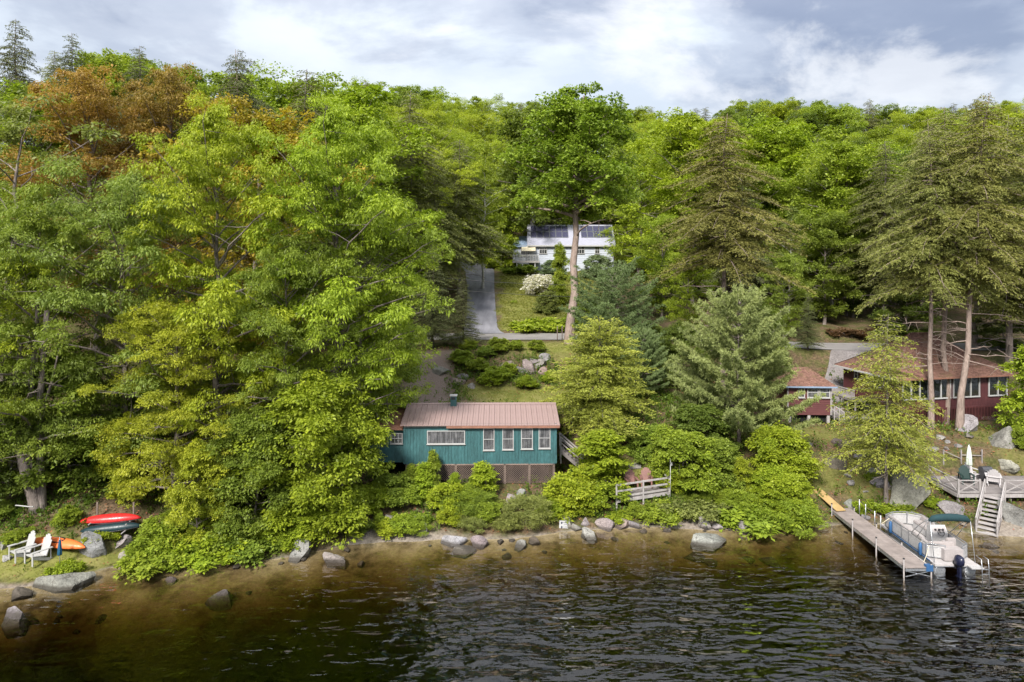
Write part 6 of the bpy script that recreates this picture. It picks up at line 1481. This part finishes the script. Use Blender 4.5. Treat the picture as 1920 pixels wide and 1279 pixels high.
# ------------------------------------------------------------------ boulders
ROCK = []
def make_rocks():
    for k in range(8):
        rs = np.random.default_rng(900 + k); bm = bmesh.new(); bmesh.ops.create_icosphere(bm, subdivisions=4, radius=1.0)
        p = np.array([v.co[:] for v in bm.verts]); 
        for j in range(8 + k % 4):                                  # planar cuts give the granite its facets
            nn = unit(rs.normal(0, 1, 3)); c = rs.uniform(0.36, 0.72); e = p @ nn - c; p = p - np.where(e > 0, e * 0.97, 0)[:, None] * nn
        nz_ = fbm(p * 1.7 + 31 * k, 5, k) - 0.5; p = p * (1.38 + 0.30 * nz_)[:, None]; p += (fbm(p * 5 + 7 * k, 3, k + 50) - 0.5)[:, None] * 0.13 * p
        p[:, 2] *= 0.78
        for v, q in zip(bm.verts, p): v.co = q
        me = bpy.data.meshes.new('boulder_shape'); bm.to_mesh(me); bm.free(); me.materials.append(M['granite']); ROCK.append(me)
make_rocks()
GREY = (0.215, 0.20, 0.19); PALE = (0.27, 0.25, 0.235); TAN = (0.23, 0.185, 0.148); DARK = (0.10, 0.085, 0.07); ROSE = (0.21, 0.182, 0.165)
def rock(px, py, w, label, k=0, h=0.75, dp=0.8, col=GREY, d=None, rz=None, group=None, name='boulder', sink=0.30):
    """px, py: middle of the foot in the photograph; w: width in photo pixels"""
    if d is None:                                                  # where that sight line meets the ground
        dd = np.arange(26, 75, 0.05); zz = np.maximum(height(X(px, dd), dd), -0.02); hit = np.nonzero(Z(py, dd) <= zz)[0]
        d = float(dd[hit[0]]) if len(hit) else 40.0
    s = w * d / FPX / 2 * 0.95; x = X(px, d); z = hz(x, d)
    o = link(name, ROCK[k % 8]); o.location = (x, d + s * dp * 0.55, max(z, -0.55) + s * h * (0.78 - sink * 1.6) * 0.6); o.scale = (s, s * dp, s * h * 1.35)
    o.rotation_euler = (rnd.uniform(-.12, .12), rnd.uniform(-.12, .12), rnd.uniform(-.5, .5) if rz is None else rz); o.color = tuple(c * rnd.uniform(0.92, 1.08) for c in col) + (1,)
    return tag(o, label, 'boulder', group)
for a in ((110, 1108, 90, 'big pointed grey boulder in front of the white chairs', 0, .75, .7, GREY), (25, 1158, 60, 'rounded pale boulder in the water at the left edge', 1, .8, .8, GREY), (28, 1122, 38, 'small dark boulder touching the left edge one', 2, .8, .8, DARK),
          (412, 1116, 62, 'slanted grey boulder alone in the dark water', 3, .75, .7, GREY), (318, 1090, 20, 'small stone in the water under the muddy bank', 4, .8, .8, ROSE), (558, 1050, 44, 'upright rounded boulder at the bank, left of a pair', 5, 1.15, .8, PALE),
          (626, 1055, 46, 'rounded cracked boulder at the bank, right of a pair', 6, .95, .85, PALE), (675, 1052, 18, 'little stone in the water right of the cracked boulder', 7, .7, .8, TAN), (852, 1024, 42, 'white block boulder on the small beach', 0, 1.1, .8, (0.34, 0.32, 0.30)),
          (866, 1038, 44, 'low tan boulder in front of the white block', 2, .55, .8, ROSE), (897, 1026, 32, 'rosy boulder right of the white block', 4, .8, .8, ROSE), (975, 1028, 28, 'small pointed rosy stone at the willow', 5, .8, .8, ROSE), (1000, 1020, 24, 'dark small stone behind the pointed one', 7, .7, .8, DARK),
          (828, 1072, 26, 'pale stone under shallow water', 6, .7, .9, TAN), (1106, 1008, 38, 'egg-shaped pale boulder right of the white sign', 1, .65, .8, PALE), (1098, 985, 22, 'upright pale stone behind the egg-shaped one', 3, 1.0, .8, PALE), (1080, 996, 22, 'grey stone between sign and egg-shaped boulder', 2, .8, .8, GREY),
          (1135, 994, 34, 'pale stone in the row along the shore, first from the sign', 4, .7, .8, PALE), (1165, 993, 30, 'tan stone in the shore row, second from the sign', 5, .7, .8, TAN), (1190, 990, 26, 'grey stone ending the shore row before the cove', 6, .7, .8, GREY), (1217, 984, 24, 'triangular pale stone at the left end of the sandy cove', 7, .9, .8, PALE),
          (1322, 990, 28, 'pale stone behind the big split boulder', 1, .9, .8, PALE), (1328, 1024, 68, 'big pale split boulder standing in the cove water', 2, .62, .7, PALE), (1310, 1034, 54, 'flat dark slab under the split boulder', 3, .28, .8, GREY), (1334, 1042, 26, 'small flat stone at the slab end', 4, .4, .8, GREY),
          (1410, 1002, 54, 'pointed grey boulder at the waterline left of the dock', 0, .95, .8, PALE), (1370, 993, 22, 'small rosy stone left of the pointed boulder', 5, .7, .8, ROSE), (1375, 978, 24, 'round grey stone behind the pointed boulder', 6, .8, .8, GREY), (1345, 995, 22, 'low pale stone right of the cove sand', 7, .6, .8, PALE),
          (1448, 1038, 48, 'flat grey slab half under water before the thicket', 3, .3, .7, GREY), (1405, 1037, 22, 'dark stone under water left of the flat slab', 4, .4, .8, DARK),
          (1712, 950, 86, 'largest grey boulder above the pontoon boat', 5, .85, .8, GREY), (1690, 912, 40, 'grey boulder behind the feathery hemlock trunk', 1, .7, .8, GREY), (1650, 915, 36, 'grey stone left of the hemlock trunk', 7, .6, .8, GREY), (1610, 960, 26, 'pale stone at the dock ramp', 0, .8, .8, PALE), (1595, 948, 24, 'grey stone left of the dock ramp stones', 3, .8, .8, GREY),
          (1714, 972, 26, 'pale stone right behind the boat bow', 6, .8, .8, PALE), (1625, 975, 20, 'small stone beside the dock posts', 2, .7, .8, GREY), (1790, 965, 44, 'flat grey boulder below the right deck corner', 4, .6, .9, GREY), (1915, 985, 62, 'smooth grey-green boulder under the right deck', 6, .95, .8, (0.20, 0.20, 0.182)),
          (1895, 838, 62, 'great pale boulder with sloping face at the right edge', 3, 1.0, .8, PALE), (1818, 810, 44, 'whitish block boulder in front of the red porch', 5, .95, .8, (0.30, 0.265, 0.27)), (1862, 788, 28, 'low pale stone at the porch skirting', 0, .5, .7, PALE), (1890, 878, 40, 'elongated pale boulder behind the right deck', 1, .55, .8, PALE),
          (1582, 840, 42, 'dark burnt-looking rock heap on the grass slope', 2, .55, .8, DARK), (1614, 862, 26, 'flat pale stone on the grass slope', 7, .4, .8, PALE), (1572, 878, 40, 'brown rock mound at the foot of the grass slope', 4, .5, .8, DARK), (1815, 820, 14, 'small pale stone by the white block boulder', 3, .6, .8, PALE),
          (1640, 892, 30, 'pale flat stone above the dock', 5, .5, .8, PALE), (1860, 1025, 26, 'lone tan stone in the water below the stairs', 2, .6, .8, TAN), (168, 1035, 56, 'rounded boulder behind the tip of the orange kayak', 1, .8, .8, GREY), (235, 1050, 34, 'pale jagged rock below the dark canoe', 3, 1.0, .8, PALE), (222, 1028, 36, 'pale slanting rock behind the jagged one', 5, .7, .8, PALE),
          (8, 1052, 22, 'flat stone at the edge left of the white chairs', 4, .4, .8, PALE), (5, 1025, 30, 'pale boulder behind the left white chair', 6, .7, .8, PALE), (825, 703, 34, 'grey boulder at the left end of the rocky bank', 2, .8, .8, GREY), (852, 722, 36, 'tan boulder above the cabin chimney', 0, .8, .8, TAN), (868, 712, 22, 'low rock between the bank boulders', 4, .6, .8, GREY),
          (992, 695, 34, 'rosy grey block in the tumbled stones above the cabin', 1, .8, .8, ROSE), (1010, 690, 26, 'slanted stone topmost of the tumbled pile', 5, .9, .8, ROSE), (1000, 683, 28, 'flat rosy stone wedged in the tumbled pile', 2, .6, .8, ROSE), (1022, 676, 22, 'small stone at the upper end of the tumbled pile', 4, .8, .8, PALE), (978, 700, 24, 'grey stone at the lower left of the tumbled pile', 6, .8, .8, GREY), (885, 728, 22, 'pale stone at the foot of the left bank boulders', 3, .7, .8, PALE), (955, 690, 46, 'long pale ledge stone in the rocky bank', 3, .45, .8, TAN), (1018, 705, 24, 'tan stone lowest of the tumbled pile', 7, .9, .8, TAN),
          (962, 945, 30, 'pale rock in the bank below the lattice', 2, .9, .8, PALE), (975, 930, 22, 'small rock beside the lattice corner', 5, .7, .8, PALE), (958, 958, 22, 'low rock above the olive willow', 0, .6, .8, GREY), (1045, 955, 24, 'rock in the bushes above the white sign', 3, .8, .8, GREY), (1064, 985, 30, 'grey boulder right behind the white sign', 1, .8, .8, GREY),
          (785, 985, 24, 'stacked pale stones on the orange leaves', 4, .9, .8, PALE), (790, 1000, 30, 'cracked pale ledge at the small beach', 7, .7, .7, PALE), (730, 980, 24, 'brownish rock among the bank leaves', 2, .8, .8, ROSE)):
    rock(a[0], a[1], a[2], a[3], a[4], a[5], a[6], a[7])
rr = random.Random(21); made = []
CK = ((180, 'in the shallows before the white chairs'), (480, 'in the shallows below the muddy left bank'), (700, 'in the shallows below the oaks'), (900, 'in the shallows below the left half of the cabin'), (1060, 'in the shallows below the right half of the cabin'), (1200, 'in the shallows near the white sign'), (1420, 'in the shallows of the sandy cove'), (1660, 'in the shallows beside the dock'), (9999, 'in the shallows around the boat and stairs'))
for i in range(60):                                                 # cobbles along the waterline and under it
    px = rr.uniform(10, 1915); x0 = X(px, 39); sh = float(shore(np.array([x0]))[0]); d = sh + rr.uniform(-2.2, 0.7)
    s = rr.uniform(0.08, 0.24); x = X(px, d); sc_ = (s, s * rr.uniform(.7, 1), s * rr.uniform(.5, .9)); ro = (rr.uniform(-.2, .2), rr.uniform(-.2, .2), rr.uniform(0, 6)); k = rr.randrange(8); c = rr.choice((GREY, TAN, DARK, ROSE)); f = rr.uniform(.8, 1.15)
    if i in HIDDEN_COBBLE: continue
    o = link('cobble', ROCK[k]); o.location = (x, d, hz(x, d) + s * 0.2); o.scale = sc_; o.rotation_euler = ro; o.color = tuple(q * f for q in c) + (1,); tag(o, None, 'stone', 'cobbles along the waterline')
    made.append((o, {GREY: 'grey', TAN: 'tan', DARK: 'dark', ROSE: 'brownish'}[c] + (' fist-sized' if s < 0.14 else ' head-sized') + ' cobble', place(px, CK), px))
single_out(made)

# ------------------------------------------------------------------ ground cover nobody could count
def scatter(name, n, region, keep, leaf, up, col, mat, label, lift=0.0, tuft=1, seed=1, bury=0.0):
    rs = np.random.default_rng(seed); x = rs.uniform(region[0], region[1], n); y = rs.uniform(region[2], region[3], n)
    k = keep(x, y); k = rs.random(n) < k; x, y = x[k], y[k]; z = height(x, y)
    p = np.repeat(np.stack([x, y, z + lift], 1), tuft, 0); m = len(p); p[:, :2] += rs.normal(0, 0.05, (m, 2)) * (tuft > 1)
    if up > 0:
        d = rs.normal(0, 0.45, (m, 3)); d[:, 2] = rs.uniform(0.4, 1.2, m) * up; nr = rs.normal(0, 1, (m, 3)); p[:, 2] += rs.uniform(-0.02, bury if bury else 0.02, m)
    else:
        d = rs.normal(0, 1, (m, 3)); d[:, 2] = rs.normal(0.1, 0.25, m); nr = np.array([0, 0, 1.0]) + rs.normal(0, 0.4, (m, 3)); p[:, 2] += rs.uniform(0.0, 0.05, m)
    v, q = cards(p, d, nr, leaf[0] * rs.uniform(0.6, 1.4, m), leaf[1] * rs.uniform(0.6, 1.4, m), 0.2)
    t = 0.4 * rs.random(len(x))[np.repeat(np.arange(len(x)), tuft)] + 0.6 * rs.random(m)
    o = link(name, mesh_np(name, v, q, t), M[mat]); o.color = col + (1,); return tag(o, label, name.replace('_', ' '), kind='stuff')
def k_grass(x, y): return zones(x, y)[0] * (zones(x, y)[2] < 0.5)
def bank(x, y):
    s = y - shore(x); l, g_, sa = zones(x, y); return sstep(0.5, 1.2, s) * (1 - sstep(18, 24, s)) * (1 - l) * (1 - g_) * (1 - sa) * (1 - 0.75 * sstep(15, 20, x)) * sstep(0.36, 0.5, fbm2(x, y, 0.45, 3, 71))
def floor_(x, y):
    s = y - shore(x); l, g_, sa = zones(x, y); return sstep(0.3, 0.8, s) * (1 - 0.8 * l) * (1 - g_) * (1 - 0.7 * sa)
scatter('lawn_grass', 52000, (-28, 36, 33, 64), k_grass, (0.13, 0.022), 1.0, (0.20, 0.205, 0.035), 'leaf', 'short yellowish grass on the open patches of the slope', tuft=3, seed=3)
scatter('meadow_grass', 16000, (-3, 13, 72, 107), k_grass, (0.22, 0.045), 1.0, (0.20, 0.205, 0.035), 'leaf', 'mown grass on the lawn of the white house', tuft=3, seed=4)
scatter('weeds', 34000, (-28, 38, 34, 62), bank, (0.19, 0.08), 0.9, (0.105, 0.165, 0.018), 'leaf', 'leafy weeds and ferns covering the bank', tuft=8, seed=5, bury=0.35)
scatter('fallen_leaves', 34000, (-28, 38, 33.5, 62), floor_, (0.13, 0.075), 0.0, (0.26, 0.115, 0.055), 'litter_leaf', 'orange-brown fallen leaves strewn over the bank', seed=6)

rr = random.Random(77); n_ = -1; made = []
for i in range(70):                                                 # loose stones on the bare right bank
    x = rr.uniform(20.5, 33); d = rr.uniform(41.5, 48.5); s = rr.uniform(0.10, 0.38) * (1 if rr.random() < .8 else 1.6)
    if x > 26.8 and d < 46: continue
    k = rr.randrange(8); sc_ = (s, s * rr.uniform(.7, 1), s * rr.uniform(.5, .95)); ro = (rr.uniform(-.25, .25), rr.uniform(-.25, .25), rr.uniform(0, 6)); f = rr.uniform(.8, 1.15); c = rr.choice((GREY, PALE, PALE, ROSE)); n_ += 1
    if n_ in HIDDEN_STONE: continue
    o = link('bank_stone', ROCK[k]); o.location = (x, d, hz(x, d) + s * 0.18); o.scale = sc_; o.rotation_euler = ro; o.color = tuple(q * f for q in c) + (1,); tag(o, None, 'stone', 'loose stones on the right bank')
    px = 960 + x * FPX / d; made.append((o, ('small' if s < 0.24 else 'larger') + ' loose ' + {GREY: 'grey', PALE: 'pale', ROSE: 'brownish'}[c] + ' stone', 'above the dock' if d < 43.6 else 'around the feathery hemlock' if d < 46 else 'on the slope below the red house', px))
single_out(made)
